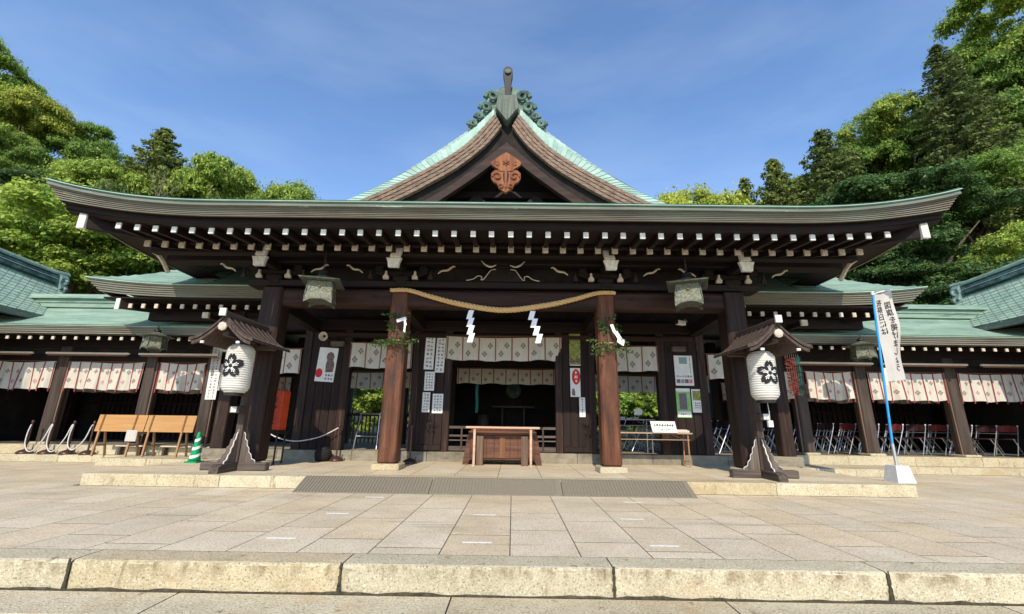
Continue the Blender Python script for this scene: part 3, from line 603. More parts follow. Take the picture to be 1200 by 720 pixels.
for k in range(6):
    a_ = k*math.pi/3+.5; MB().lathe([(0, 0), (.03, 0), (.022, .02), (0, .028)], n=8).build('carved_petal', 'batten', pend).matrix_local = Matrix.Translation((.065*math.cos(a_), GY+.0, 7.17+.065*math.sin(a_))) @ Matrix.Rotation(math.pi/2, 4, 'X')
MB().lathe([(0, 0), (.05, 0), (.04, .04), (0, .06)], n=8).build('carved_boss', 'gegyo_wood', pend).matrix_local = Matrix.Translation((0, GY-.0, 7.17)) @ Matrix.Rotation(math.pi/2, 4, 'X')
MB().prismY([(-.028, 6.95), (-.018, 6.50), (.018, 6.50), (.028, 6.95)], GY-.01, GY+.02).build('carved_leaf', 'gegyo_wood', pend)
# copper apex cap, ridge, ridge-end ornament and rod
hp('apex_cap', MB().prismY([(-.23, 9.08), (-.29, 8.72), (-.20, 8.62), (-.09, 8.46), (0, 8.34), (.09, 8.46), (.20, 8.62), (.29, 8.72), (.23, 9.08)], GY-.05, GY+.5), 'copper_cap')
for k in range(7):
    x = -.21+k*.07; hp('cap_fold', MB().box(x-.005, x+.005, GY-.058, GY-.048, 8.70 if abs(x) > .15 else 8.52, 9.06), 'copper_dark')
hp('ridge', MB().prismY([(-.38, 8.80), (-.38, 9.30), (-.25, 9.40), (.25, 9.40), (.38, 9.30), (.38, 8.80)], GY+.85, 15.6), 'copper_dark')
half = [(0, 9.62), (.18, 9.64), (.34, 9.56), (.42, 9.46), (.60, 9.47), (.70, 9.36), (.72, 9.20), (.66, 9.10), (.80, 9.04), (.88, 8.92), (.82, 8.80), (.94, 8.72), (1.02, 8.56), (1.16, 8.56), (1.25, 8.46), (1.25, 8.30), (1.12, 8.22), (.95, 8.30), (.75, 8.45), (.45, 8.65), (0, 8.9)]
half = [(x*.80, z+.0) for x, z in half]
oni = hp('ridge_ornament', MB().prismY([(-x, z) for x, z in half]+[(x, z) for x, z in half[-2:0:-1]], GY+.30, GY+.58), 'copper_dark')
for s in (-1, 1):
    for cx_, cz_, rr in ((.40, 9.28, .19), (.56, 8.94, .17), (.88, 8.44, .12), (.72, 8.66, .11)):
        pts = [(s*(cx_+rr*math.cos(k*.5)*(1-.055*k)), GY+.27-.006*k, cz_+rr*math.sin(k*.5)*(1-.055*k)) for k in range(15)]
        MB().tube(pts, [.062-.002*k for k in range(15)], 6).build('scroll', 'copper_dark', oni)
key = [(-.085, 9.05), (-.075, 9.45), (-.09, 9.68)]+[(.125*math.cos(a), 9.90+.135*math.sin(a)) for a in [math.pi*(1.12-.14*k) for k in range(9)]]+[(.09, 9.68), (.075, 9.45), (.085, 9.05)]
MB().prism(key, lambda u, v: (u, GY+.20-.16*(v-9.05)/.9, v), lambda u, v: (u, GY+.42-.14*(v-9.05)/.9, v)).build('ridge_rod', 'black_metal', oni)
MB().lathe([(0, 0), (.085, 0), (.085, .02), (.05, .035), (0, .04)], n=14).build('rod_cap', 'copper_cap', oni).matrix_local = Matrix.Translation((0, GY+.05, 9.90)) @ Matrix.Rotation(R(80), 4, 'X')

# bracket sets over the pillars
def bracket(cx):
    sgn = 1 if cx > 0 else -1
    o = hp('bracket', MB().cbox(cx-.17, cx+.17, 8.52, 8.86, 3.88, 3.99, .03).cbox(cx-.11, cx+.11, 8.56, 8.82, 3.80, 3.90, .01), 'timber_x')
    MB().prismY([(cx-.55, 4.10), (cx-.55, 4.05), (cx-.42, 3.99), (cx+.42, 3.99), (cx+.55, 4.05), (cx+.55, 4.10)], 8.60, 8.72).build('bracket_arm', 'timber_x', o)
    MB().box(cx-.07, cx+.07, 8.02, 8.6, 4.08, 4.21).build('bracket_arm', 'timber_y', o)
    for dx in (-.46, 0, .46):
        MB().cbox(cx+dx-.09, cx+dx+.09, 8.56, 8.76, 4.10, 4.22, .02).build('bearing_block', 'timber_x', o)
    # pale carved nose in two steps
    MB().prismY([(cx-.10, 3.96), (cx+.10, 3.96), (cx+.115, 4.06), (cx+.15, 4.15), (cx-.15, 4.15), (cx-.115, 4.06)], 7.95, 8.02).build('bracket_nose', 'white_paint', o)
    d = -.03*sgn
    MB().prismY([(cx-.10+d, 4.16), (cx+.10+d, 4.16), (cx+.085+3*d, 4.36), (cx-.085+3*d, 4.36)], 7.90, 7.97).build('bracket_nose', 'white_paint', o)
    MB().box(cx-.13+3*d, cx+.13+3*d, 7.895, 7.96, 4.363, 4.39).build('bracket_nose', 'white_paint', o)
    for dx in (-.30, .30, -.62, .62):
        # small pear-shaped ends of the side arms
        q = cx+dx; s = .8 if abs(dx) > .5 else 1
        MB().prismY([(q-.055*s, 3.90), (q+.055*s, 3.90), (q+.06*s, 3.95), (q+.022*s, 4.0), (q+.016*s, 4.07), (q-.016*s, 4.07), (q-.022*s, 4.0), (q-.06*s, 3.95)], 8.50, 8.56).build('arm_end', 'cream_paint' if abs(dx) < .5 else 'barge_wood', o)
    for s in (-1, 1):
        # curled white cloud-arm edges
        w_ = catmull([(cx+s*.78, 8.5, 4.02), (cx+s*.86, 8.5, 4.08), (cx+s*.98, 8.5, 4.10), (cx+s*1.08, 8.5, 4.18), (cx+s*1.13, 8.5, 4.17)], 5)
        if abs(cx+s*1.1) < 6.7: MB().tube([(q.x, q.y, q.z) for q in w_], [.010+.013*math.sin(math.pi*i/(len(w_)-1)) for i in range(len(w_))], 6).build('cloud_edge', 'cream_paint', o)
    return o
for x in PX: bracket(x)
# frog-leg strut in the central bay
frog = hp('frog_leg_strut', MB().prismY([(-.75, 3.885), (-.50, 3.90), (-.36, 3.96), (-.25, 4.13), (-.10, 4.17), (.10, 4.17), (.25, 4.13), (.36, 3.96), (.50, 3.90), (.75, 3.885)], 8.56, 8.66), 'timber_x')
MB().cbox(-.16, .16, 8.52, 8.68, 4.172, 4.215, .005).build('bearing_block', 'timber_x', frog)
for s in (-1, 1):
    e = catmull([(s*.76, 8.552, 3.90), (s*.62, 8.552, 3.93), (s*.52, 8.552, 4.00), (s*.44, 8.552, 3.98), (s*.45, 8.552, 3.92), (s*.40, 8.552, 3.93), (s*.32, 8.552, 4.04), (s*.25, 8.552, 4.13), (s*.15, 8.552, 4.15)], 4)
    MB().tube([(q.x, q.y, q.z) for q in e], .010, 5).build('outline', 'cream_paint', frog)
    e = catmull([(s*.14, 8.552, 4.20), (s*.25, 8.552, 4.16), (s*.36, 8.552, 4.20), (s*.45, 8.552, 4.29)], 5)
    MB().tube([(q.x, q.y-.12, q.z) for q in e], [.008+.014*math.sin(math.pi*i/(len(e)-1)) for i in range(len(e))], 6).build('cloud_edge', 'cream_paint', frog)
# bracket spurs on the inner side of outer pillars, diagonal inner beams
for s in (-1, 1):
    hp('inner_beam', MB().bar((s*4.75, 8.9, 3.45), (s*4.6, 11.0, 3.25), .2, .26), 'timber_y')
    hp('inner_beam', MB().bar((s*2.12, 8.9, 3.50), (s*2.0, 11.0, 3.30), .2, .26), 'timber_y')
# ceiling and inner structure
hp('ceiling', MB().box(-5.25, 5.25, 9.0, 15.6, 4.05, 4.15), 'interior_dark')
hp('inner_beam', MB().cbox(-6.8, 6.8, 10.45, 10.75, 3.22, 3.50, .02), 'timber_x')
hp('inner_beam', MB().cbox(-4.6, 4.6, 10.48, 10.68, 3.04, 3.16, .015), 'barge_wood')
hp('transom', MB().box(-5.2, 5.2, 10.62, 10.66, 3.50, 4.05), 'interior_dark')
# carved dark transom piece above the central bay
hp('carved_transom', MB().prismY([(-.9, 3.17), (.9, 3.17), (.8, 3.24), (.9, 3.34), (.5, 3.40), (-.5, 3.40), (-.9, 3.34), (-.8, 3.24)], 10.40, 10.45), 'timber_x')
# second row: square posts, plank doors folded open, and wing wall panels
for x in (-2.12, -1.33, 1.33, 2.12, -4.78, -3.80, 3.80, 4.78):
    w_ = .085 if abs(x) < 3 else .10
    hp('inner_post', MB().cbox(x-w_, x+w_, 10.50, 10.50+2*w_, .40, 3.25, .015), 'pillar_dark')
for s in (-1, 1):
    pan = hp('door_leaf', MB().box(min(s*1.42, s*2.03), max(s*1.42, s*2.03), 10.52, 10.57, .42, 3.2), 'door_wood')
    for k in range(3):
        x = s*(1.50+.18*k); MB().cbox(x-.082, x+.082, 10.495, 10.515, .55, 3.1, .006).build('plank', 'door_wood', pan)
    MB().cbox(min(s*1.42, s*2.03), max(s*1.42, s*2.03), 10.48, 10.515, .43, .55, .008).build('door_rail', 'door_wood', pan)
    pan = hp('wall_panel', MB().box(min(s*3.9, s*4.68), max(s*3.9, s*4.68), 10.55, 10.60, .40, 3.2), 'door_wood')
    for k in range(4):
        x = s*(4.0+.195*k); MB().cbox(x-.093, x+.093, 10.525, 10.548, .42, 3.2, .006).build('plank', 'door_wood', pan)
    hp('side_post', MB().cbox(s*2.42-.07, s*2.42+.07, 9.9, 10.04, ZP, 3.3, .012), 'pillar_dark')
    # outer bay posts
    hp('inner_post', MB().cbox(s*6.6-.15, s*6.6+.15, 10.5, 10.8, .40, 3.7, .02), 'pillar_dark')
# low rail fence either side of the offering box
for s in (-1, 1):
    fn_ = hp('low_fence', MB().cbox(min(s*.62, s*1.36), max(s*.62, s*1.36), 10.56, 10.63, .92, .98, .008), 'stand_wood_x')
    for z, h_ in ((.76, .05), (.66, .03), (.48, .10)):
        MB().cbox(min(s*.62, s*1.36), max(s*.62, s*1.36), 10.57, 10.62, z-h_/2, z+h_/2, .006).build('rail', 'stand_wood_x', fn_)
    for x in (.66, .95, 1.33):
        MB().cbox(s*x-.02, s*x+.02, 10.555, 10.60, .405, .93, .005).build('baluster', 'stand_wood', fn_)
# altar room far inside
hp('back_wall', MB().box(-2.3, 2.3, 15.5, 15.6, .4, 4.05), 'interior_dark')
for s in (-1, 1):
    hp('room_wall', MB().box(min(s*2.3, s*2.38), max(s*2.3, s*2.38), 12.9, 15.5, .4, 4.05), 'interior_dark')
    hp('room_wall', MB().box(min(s*1.45, s*2.35), max(s*1.45, s*2.35), 12.86, 12.94, .4, 4.05), 'interior_dark')
    for x, y in ((3.2, 13.9), (5.0, 13.9), (6.6, 13.9)):
        hp('inner_post', MB().cbox(s*x-.13, s*x+.13, y, y+.26, .40, 4.05, .02), 'timber_z')
    hp('back_rail', MB().cbox(min(s*2.4, s*6.6), max(s*2.4, s*6.6), 13.96, 14.04, 1.22, 1.30, .01), 'timber_x')
    for k in range(34):
        x = s*(2.45+.125*k)
        if s < 0: MB().box(x-.02, x+.02, 13.98, 14.02, .40, 1.22).build('slat', 'stand_wood', hall).location = -HB
hp('lintel', MB().cbox(-6.7, 6.7, 13.92, 14.1, 2.55, 2.80, .01), 'timber_x')
hp('back_transom', MB().box(-6.8, 6.8, 14.0, 14.05, 2.80, 4.05), 'interior_dark')
hp('lintel', MB().cbox(-2.3, 2.3, 12.80, 12.86, 2.62, 2.9, .01), 'timber_x')

# ================================================================== curtains
def noren(name, label, x0, x1, y, z1, z0, n, style, group, sway=.04, first=True, room=False):
    t = thing(name, label, 'curtain', ((x0+x1)/2, y, z1), 0, group); o_ = Vector(t.location)
    rg = random.Random(int(abs(x0*131)+abs(y*17))); ph = rg.uniform(0, 6)
    nx = n*9; H_ = z1-z0
    def P(u, v):     # u in 0..1 across, v 0..1 down
        x = x0+(x1-x0)*u; a = v*sway
        yy = a*math.sin(u*n*6.28*.5+ph)+.9*a*math.sin(u*n*2.3+2*ph)+.6*a*math.sin(u*n*6.28*1.5+3*ph)-.014*math.sin(u*n*math.pi)**2*v
        sag = .022*math.sin(u*math.pi)+.010*math.sin(u*7+ph)
        return (x-o_.x, yy, -H_*v-sag-(.012*math.sin(u*n*math.pi+ph)*v))
    mb = MB().grid(lambda u, v: P(u, v), [i/nx for i in range(nx+1)], [0, .2, .4, .6, .8, 1.0], flip=True)
    c_ = mb.build('cloth', 'cloth', t, smooth=True)
    rod = MB().tube([(x0-o_.x-.03, .01, .012), (x1-o_.x+.03, .01, .012)], .012, 6).build('curtain_rod', 'batten', t)
    rm = 'ribbon_red' if style == 'red' else 'ribbon_brown'
    for i in range(n+1 if style == 'red' else n+1):
        u = min(max(i/n, .012), .988); ext = 1.10 if style == 'red' else 1.02
        rb = MB(); w_ = .017 if style == 'red' else .015
        for k in range(6):
            v0, v1 = k/5*ext if k < 5 else ext, 0
        vs_ = [k/6*ext for k in range(7)]
        rb.grid(lambda a, v: (P(u, min(v, 1))[0]+a*w_, P(u, min(v, 1))[1]-.006, -H_*v-.008), [-1, 1], vs_, flip=True)
        rb.build('ribbon', rm, t)
    cr = MB(); cr2 = MB()
    for i in range(n):
        for (du, dv, b) in ((.68, .34, 0), (.34, .70, 1)):
            u = (i+du)/n; s = min((x1-x0)/n*.20, H_*.13); tgt = cr2 if (style == 'red' and b and i % 2) else cr
            for (ox, oz) in ((0, .62), (0, -.62), (.5, 0), (-.5, 0)):
                px, py, pz = P(u, dv)
                q = [(ox*s, oz*s+.52*s), (ox*s+.42*s, oz*s), (ox*s, oz*s-.52*s), (ox*s-.42*s, oz*s)]
                tgt.add([(px+a, P(u+a/(x1-x0), dv)[1]-.005, pz+c) for a, c in q], [(0,1,2,3)])
    stuff(cr.build('crest_print', 'crest_ink', t))
    if cr2.v: stuff(cr2.build('crest_print', 'crest_red', t))
    return t
noren('doorway_curtain', 'cream crest curtain across the wide central doorway above the offering box', -1.40, 1.40, 10.47, 3.09, 2.53, 7, 'brown', 'crest curtains of the hall front', .035)
noren('doorway_curtain', 'cream crest curtain beside the portrait poster, behind the left warm pillar', -3.72, -2.22, 10.47, 2.90, 2.31, 4, 'brown', 'crest curtains of the hall front')
noren('doorway_curtain', 'cream crest curtain above the folding table with the white notice', 2.22, 3.72, 10.47, 2.90, 2.31, 4, 'brown', 'crest curtains of the hall front')
noren('doorway_curtain', 'cream crest curtain above the orange fortune box', -6.42, -4.90, 10.47, 2.73, 2.15, 4, 'brown', 'crest curtains of the hall front')
noren('doorway_curtain', 'cream crest curtain between the green posters and the right paper lantern', 4.90, 6.42, 10.47, 2.73, 2.15, 4, 'brown', 'crest curtains of the hall front')
noren('inner_curtain', 'shaded crest curtain deep inside the hall above the altar', -1.40, 1.45, 12.78, 2.60, 2.17, 8, 'brown', 'inner curtains of the hall')
noren('inner_curtain', 'shaded crest curtain in front of the bright hedge, left of the altar room', -6.4, -2.6, 13.90, 2.58, 2.08, 9, 'brown', 'inner curtains of the hall')
noren('inner_curtain', 'shaded crest curtain in front of the garden trees, right of the altar room', 2.6, 6.4, 13.90, 2.58, 2.08, 9, 'brown', 'inner curtains of the hall')

# ================================================================== side roofs and corridors
CPX = (7.78, 9.42, 11.80)
def side(s):
    side_w = 'left' if s < 0 else 'right'
    beside = 'beside the wooden writing desks' if s < 0 else 'beside the rows of folding chairs'
    X = lambda a: s*a
    def bx(mb, xa, xb, y0, y1, z0, z1, b=.01): return mb.cbox(min(s*xa, s*xb), max(s*xa, s*xb), y0, y1, z0, z1, b)
    # ---------------- small upper roof attached to the hall
    wing = thing('wing_roof', 'small upswept copper roof between hall and corridor '+beside, 'roof', (X(7.4), 10.4, 3.0), 0, 'small roofs either side of the hall')
    WB = Vector(wing.location)
    def wp(name, mb, m, parent=None, smooth=False):
        o = mb.build(name, m, parent or wing, smooth)
        if parent is None: o.location = -WB
        return o
    def wr(x): return .17*max(0, (x-7.3)/2.45)**2.0
    wx = [5.3+4.45*i/30 for i in range(31)]
    for k in range(6):
        f0, f1 = k/6, (k+1)/6
        def crs(x, v, f0=f0, f1=f1):
            z0, z1 = 4.06-.26*f0, 4.06-.26*f1+.003; yy = 9.6+.16*f0
            return (X(x if x < 9.0 else 9.0+(x-9.0)*(1-.40*f0)), (yy+.06, yy, yy, yy+.05)[int(v)], (z0, z0, z1, z1)[int(v)]+wr(x)*(1-.3*f0))
        wp('eave_course', MB().grid(crs, wx, [0,1,2,3]), 'eave_layer')
        def crs2(y, v, f0=f0, f1=f1):
            z0, z1 = 4.06-.26*f0, 4.06-.26*f1+.003; xx = 9.75-.30*f0; rr = .17*max(0, (11.6-y)/2.0)**2
            return ((X(xx-.06), X(xx), X(xx), X(xx-.05))[int(v)], y+.16*f0*max(0, 1-(y-9.6)/.6), (z0, z0, z1, z1)[int(v)]+rr*(1-.3*f0))
        wp('eave_course', MB().grid(crs2, [9.6+.2*i for i in range(16)], [0,1,2,3]), 'eave_layer')
    wp('eave_copper_lip', MB().grid(lambda x, v: (X(x*1.001), (9.8, 9.575, 9.57, 9.585, 9.8)[int(v)], (4.05, 4.045, 4.06, 4.075, 4.10)[int(v)]+wr(x)), wx, [0,1,2,3,4]), 'copper_edge')
    def wroof(x, y):
        a, b = 9.76-x, y-9.58
        h_ = lambda d: 4.08+.46*d+.17*d*d
        t = max(0, 1-b/2.0)
        return (X(x), y, min(h_(a), h_(b), 5.12)+wr(x)*t)
    wp('roof_surface', MB().grid(wroof, [5.4+4.36*i/36 for i in range(37)], [9.58+.15*i for i in range(22)]), 'copper')
    # stepped copper seams on the visible slope
    for k in range(1, 9):
        y = 9.6+.16*k
        wp('copper_seam', MB().tube([(X(x), y, wroof(x, y)[2]+.004) for x in [7.0+(2.55-.16*k)*i/10 for i in range(11)]], .007, 4), 'copper_edge')
    wp('roof_end', MB().prismX([(9.6, 4.05), (11.6, 4.05), (11.6, 5.13), (11.0, 5.13), (10.3, 4.5)], X(6.95), X(7.02)), 'copper_dark')
    raf = MB().bar((0, 9.87, 3.60), (0, 11.2, 3.80), .075, .095).mesh('rafter'); raf.materials.append(MATS['timber_y'])
    ren = MB().cbox(-.042, .042, 9.84, 9.875, 3.55, 3.655, .004).mesh('rafter_end'); ren.materials.append(MATS['cream_paint'])
    for k in range(12):
        x = X(5.42+.305*k); o = bpy.data.objects.new('rafter', raf); COL.objects.link(o); o.parent = wing; o.location = Vector((x, 0, 0))-WB
        e = bpy.data.objects.new('rafter_end', ren); COL.objects.link(e); e.parent = o
    o = wp('hip_rafter', MB().bar((X(9.02), 9.84, 3.66), (X(8.0), 11.0, 3.72), .09, .26), 'timber_y')
    MB().cbox(X(9.04)-.05, X(9.04)+.05, 9.79, 9.825, 3.50, 3.80, .005).build('rafter_end', 'white_paint', o)
    wp('soffit', bx(MB(), 5.3, 9.40, 9.78, 12.0, 3.765, 3.80), 'timber_x')
    wp('purlin', bx(MB(), 4.98, 8.9, 10.55, 10.75, 3.42, 3.66), 'timber_x')
    wp('ceiling', bx(MB(), 5.25, 9.2, 11.95, 15.6, 3.72, 3.79), 'interior_dark')
    wp('block_end', MB().cbox(X(7.05)-.075, X(7.05)+.075, 9.95, 10.02, 3.36, 3.50, .008), 'cream_paint')
    wp('block_arm', MB().box(X(7.05)-.06, X(7.05)+.06, 10.02, 10.9, 3.37, 3.49), 'timber_y')
    # curly eave-end bracket by the hall pillar
    e = catmull([(X(5.55), 9.75, 4.05), (X(5.62), 9.75, 3.92), (X(5.50), 9.75, 3.84), (X(5.58), 9.75, 3.74), (X(5.42), 9.75, 3.66), (X(5.30), 9.75, 3.68)], 5)
    wp('carved_curl', MB().tube([(q.x, q.y, q.z) for q in e], .022, 6), 'cream_paint')
    # ---------------- corridor
    cor = thing('corridor_building', 'long open timber corridor with low copper roof '+beside, 'corridor', (X(10), 12.6, .38), 0, 'corridors either side of the hall')
    CB = Vector(cor.location)
    def cp(name, mb, m, parent=None, smooth=False):
        o = mb.build(name, m, parent or cor, smooth)
        if parent is None: o.location = -CB
        return o
    for k in range(4):
        f0 = k/4; yy = 10.6+.10*f0
        z0, z1 = 3.27-.19*f0, 3.27-.19*(f0+.25)+.003
        cp('eave_course', MB().grid(lambda x, v: (X(x), (yy+.2, yy, yy, yy+.2)[int(v)], (z0, z0, z1, z1)[int(v)]), [6.2+11.8*i/12 for i in range(13)], [0,1,2,3]), 'eave_layer')
    cp('eave_copper_lip', MB().grid(lambda x, v: (X(x), (10.8, 10.575, 10.57, 10.585, 10.8)[int(v)], (3.26, 3.262, 3.275, 3.285, 3.31)[int(v)]), [6.2, 12, 18], [0,1,2,3,4]), 'copper_edge')
    prof = [(10.57, 3.285), (10.85, 3.36), (11.25, 3.52), (11.7, 3.75), (12.2, 4.02), (12.6, 4.24), (13.0, 4.02), (13.6, 3.75), (15.2, 3.29)]
    # stepped copper courses
    st = MB()
    pv = [Vector((a, b)) for a, b in prof]; nn = 0
    fine = []
    for i in range(len(prof)-1):
        for k in range(5): fine.append(pv[i].lerp(pv[i+1], k/5))
    fine.append(pv[-1])
    step = []
    for i in range(len(fine)-1):
        a, b = fine[i], fine[i+1]; step += [(a.x, a.y+.010), (b.x, b.y-.0 if i < 25 else b.y)]
    cp('roof_surface', MB().grid(lambda x, i: (X(x), step[int(i)][0], step[int(i)][1]), [6.2, 9, 12, 15, 18], list(range(len(step)))), 'copper' if s < 0 else 'copper')
    cp('ridge', bx(MB(), 6.5, 18, 12.42, 12.78, 4.20, 4.46).add([(X(6.5), 12.34, 4.46), (X(18), 12.34, 4.46), (X(18), 12.86, 4.46), (X(6.5), 12.86, 4.46), (X(6.5), 12.36, 4.52), (X(18), 12.36, 4.52), (X(18), 12.84, 4.52), (X(6.5), 12.84, 4.52)], [(0,1,2,3),(4,5,6,7),(0,1,5,4),(1,2,6,5),(2,3,7,6),(3,0,4,7)]), 'copper')
    cp('ridge_cap', MB().tube([(X(6.5), 12.6, 4.56), (X(18), 12.6, 4.56)], .10, 8), 'copper')
    cp('ridge_band', bx(MB(), 6.5, 18, 12.40, 12.44, 4.33, 4.35, .003), 'copper_dark')
    raf = MB().bar((0, 10.78, 2.98), (0, 12.2, 3.34), .06, .075).mesh('rafter'); raf.materials.append(MATS['timber_y'])
    ren = MB().cbox(-.036, .036, 10.755, 10.785, 2.945, 3.025, .003).mesh('rafter_end'); ren.materials.append(MATS['cream_paint'])
    for k in range(27):
        x = X(6.45+.289*k); o = bpy.data.objects.new('rafter', raf); COL.objects.link(o); o.parent = cor; o.location = Vector((x, 0, 0))-CB
        e = bpy.data.objects.new('rafter_end', ren); COL.objects.link(e); e.parent = o
    cp('soffit', MB().add([(X(6.2), 10.7, 3.07), (X(18), 10.7, 3.07), (X(18), 12.6, 3.55), (X(6.2), 12.6, 3.55)], [(0,1,2,3)]), 'timber_x')
    cp('eave_beam', bx(MB(), 6.7, 18, 11.62, 11.86, 2.88, 3.12), 'timber_x')
    cp('tie_beam', bx(MB(), 6.9, 18, 11.66, 11.78, 2.52, 2.68), 'timber_x')
    cp('frieze_board', bx(MB(), 6.9, 18, 11.72, 11.75, 2.68, 2.9, .002), 'interior_dark')
    for x in CPX+(14.2, 16.6):
        po = cp('post', MB().cbox(X(x)-.14, X(x)+.14, 11.58, 11.86, .44, 2.9, .02), 'post_grey')
        MB().cbox(X(x)-.20, X(x)+.20, 11.50, 11.92, .384, .445, .015).build('base_stone', 'edge_stone', po)
        MB().box(X(x-.19) if s > 0 else X(x-.19)-.0, X(x-.19)+s*.035, 11.60, 11.66, .40, 2.5).build('door_jamb', 'jamb', po)
        cp('back_post', MB().cbox(X(x)-.12, X(x)+.12, 14.4, 14.64, .38, 3.3, .02), 'timber_z')
    cp('back_wall', bx(MB(), 6.9, 18, 15.0, 15.1, .375, 3.4), 'interior_dark')
    cp('wall_rail', bx(MB(), 6.9, 18, 14.93, 14.99, 1.5, 1.58), 'timber_x')
    for k in range(40):
        x = X(7.0+.17*k); cp('slat', MB().box(x-.02, x+.02, 14.94, 14.98, .38, 2.6), 'timber_z')
    cp('ceiling', bx(MB(), 6.9, 18, 12.0, 15.0, 3.30, 3.36), 'interior_dark')
    # lamp rails under the beam
    for (xa, xb), nearby in zip(((7.5, 9.6), (9.85, 12.05), (12.4, 13.6)), (('over the cone', 'over the rope stanchions', 'at the desk-side corner building') if s < 0 else ('over the blue flag pole', 'over the last chairs', 'at the chair-side corner building'))):
        t = thing('lamp_rail', 'pale horizontal rail hung under the corridor eave '+nearby, 'rail', (X((xa+xb)/2), 11.35, 2.66), 0, 'pale rails under the corridor eaves')
        d = abs(xb-xa)/2
        MB().cbox(-d, d, -.03, .03, 0, .05, .008).build('rail_bar', 'lamp_rail', t)
        MB().cbox(-d+.05, d-.05, -.02, .02, -.04, 0, .006).build('rail_batten', 'batten', t)
        MB().tube([(s*d*.4, 0, .05), (s*d*.45, .05, .42)], .008, 5).build('hanger', 'black_metal', t)
    # red-ribboned curtains
    gp = 'red ribboned curtains of the corridors'
    bays = ((6.98, 7.60), (7.97, 9.20), (9.62, 11.62), (12.0, 14.0))
    wh = ('next to the hall', 'behind the cone' if s < 0 else 'behind the tall flag', 'behind the stanchions' if False else ('behind the writing desks' if s < 0 else 'above the red chairs'), 'at the far end by the corner building')
    for (xa, xb), wl in zip(bays, wh):
        noren('corridor_curtain', 'cream curtain with red ribbons %s, %s corridor' % (wl, 'desk-side' if s < 0 else 'chair-side'), min(s*xa, s*xb), max(s*xa, s*xb), 11.62, 2.49, 1.79, 3 if xb-xa < .8 else (5 if xb-xa < 1.4 else 7), 'red', gp)
        noren('back_curtain', 'shaded curtain at the corridor back %s, %s' % (wl, 'desk-side' if s < 0 else 'chair-side'), min(s*xa, s*xb), max(s*xa, s*xb)+.0, 14.32, 2.42, 1.86, 3 if xb-xa < .8 else 6, 'red', 'back curtains of the corridors')
    # ---------------- corner building roof coming forward at the end of the corridor
    cb = thing('corner_building', 'corner building with curved copper roof joining the corridor '+beside, 'building', (X(15.5), 10.5, -.0), 0, 'corner buildings at the corridor ends')
    BB = Vector(cb.location)
    def kp(name, mb, m, parent=None, smooth=False):
        o = mb.build(name, m, parent or cb, smooth)
        if parent is None: o.location = -BB
        return o
    def rz_(y): return 5.62+.10*max(0, (14.5-y)/2.1)+.03*max(0, (14.5-y)/2.1)**2
    def ez(y): return 3.80+.05*((12.3-y)/3)**2
    def cr(t, y, sx):
        zr, ze = rz_(y)-.18, ez(y); q = t**1.0
        return (X(15.5-2.62*q*sx), y, zr+(ze-zr)*(1.35*q-.35*q*q))
    ysb = [14.1-.5*i for i in range(12)]
    kp('roof_surface', MB().grid(lambda t, y: cr(t, y, 1), [i/14 for i in range(15)], ysb), 'copper_tile')
    kp('roof_surface', MB().grid(lambda t, y: cr(t, y, -1), [i/8 for i in range(9)], ysb), 'copper')
    for k in range(1, 14):       # raised standing seams across the slope
        kp('copper_seam', MB().tube([(a[0], a[1], a[2]+.006) for a in [cr(k/14, y, 1) for y in ysb]], .012, 4), 'copper_tile')
    dg = MB()
    for k in range(-14, 40):
        pts_ = [cr(t, 14.1-.22*k-2.6*t, 1) for t in [i/10 for i in range(11)]]
        pts_ = [q for q in pts_ if ysb[-1] <= q[1] <= 14.1]
        if len(pts_) > 1: dg.tube([(q[0], q[1], q[2]+.004) for q in pts_], .006, 4, cap=False)
    stuff(kp('tile_seams', dg, 'copper_blue'))
    kp('eave_fascia', MB().grid(lambda v, y: (X(15.5-2.62+.012-(.0, .0, .10)[int(v)]*-1), y, cr(1, y, 1)[2]-(0, .16, .17)[int(v)]), [0, 1, 2], ysb), 'eave_copper')
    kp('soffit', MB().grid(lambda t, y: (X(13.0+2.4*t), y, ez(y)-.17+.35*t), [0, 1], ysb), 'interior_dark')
    kp('verge_end', MB().prismY([(X(15.5-2.6*t), cr(t, 14.1, 1)[2]-.0) for t in [i/10 for i in range(11)]]+[(X(15.5-2.6*t), cr(t, 14.1, 1)[2]-.22) for t in [1-i/10 for i in range(11)]], 14.1, 14.18), 'copper_dark')
    rp_ = [(X(15.5), y, rz_(y)) for y in ysb]
    for (dz, hw, hh, mm) in ((-.12, .17, .10, 'copper_dark'), (.02, .12, .12, 'copper_dark'), (.14, .15, .04, 'copper'), (-.02, .135, .015, 'white_paint')):
        mb = MB()
        for a, b in zip(rp_[:-1], rp_[1:]): mb.bar((a[0], a[1], a[2]+dz), (b[0], b[1], b[2]+dz), hw*2, hh)
        kp('ridge_course', mb, mm)
    kp('ridge_cap', MB().tube([(q[0], q[1], q[2]+.20) for q in rp_], .085, 8), 'copper_tile')
    orn = kp('ridge_ornament', MB().prism([(-.22, -.45), (-.30, -.30), (-.22, -.12), (-.26, .05), (-.15, .18), (.15, .18), (.26, .05), (.22, -.12), (.30, -.30), (.22, -.45)], lambda u, v: (X(15.5)+u, 14.12, 5.62+v), lambda u, v: (X(15.5)+u, 14.36, 5.62+v)), 'copper_blue')
    for q in (-.35, -.08): MB().tube([(X(15.5)-s*.26+.06*math.cos(k*.6), 14.26, 5.62+q+.06*math.sin(k*.6)) for k in range(11)], .05, 6).build('scroll', 'copper_blue', orn)
    MB().tube([(X(15.5), 14.0, 5.84), (X(15.5), 14.5, 5.86)], [.09, .11], 8).build('ridge_rod', 'copper', orn)
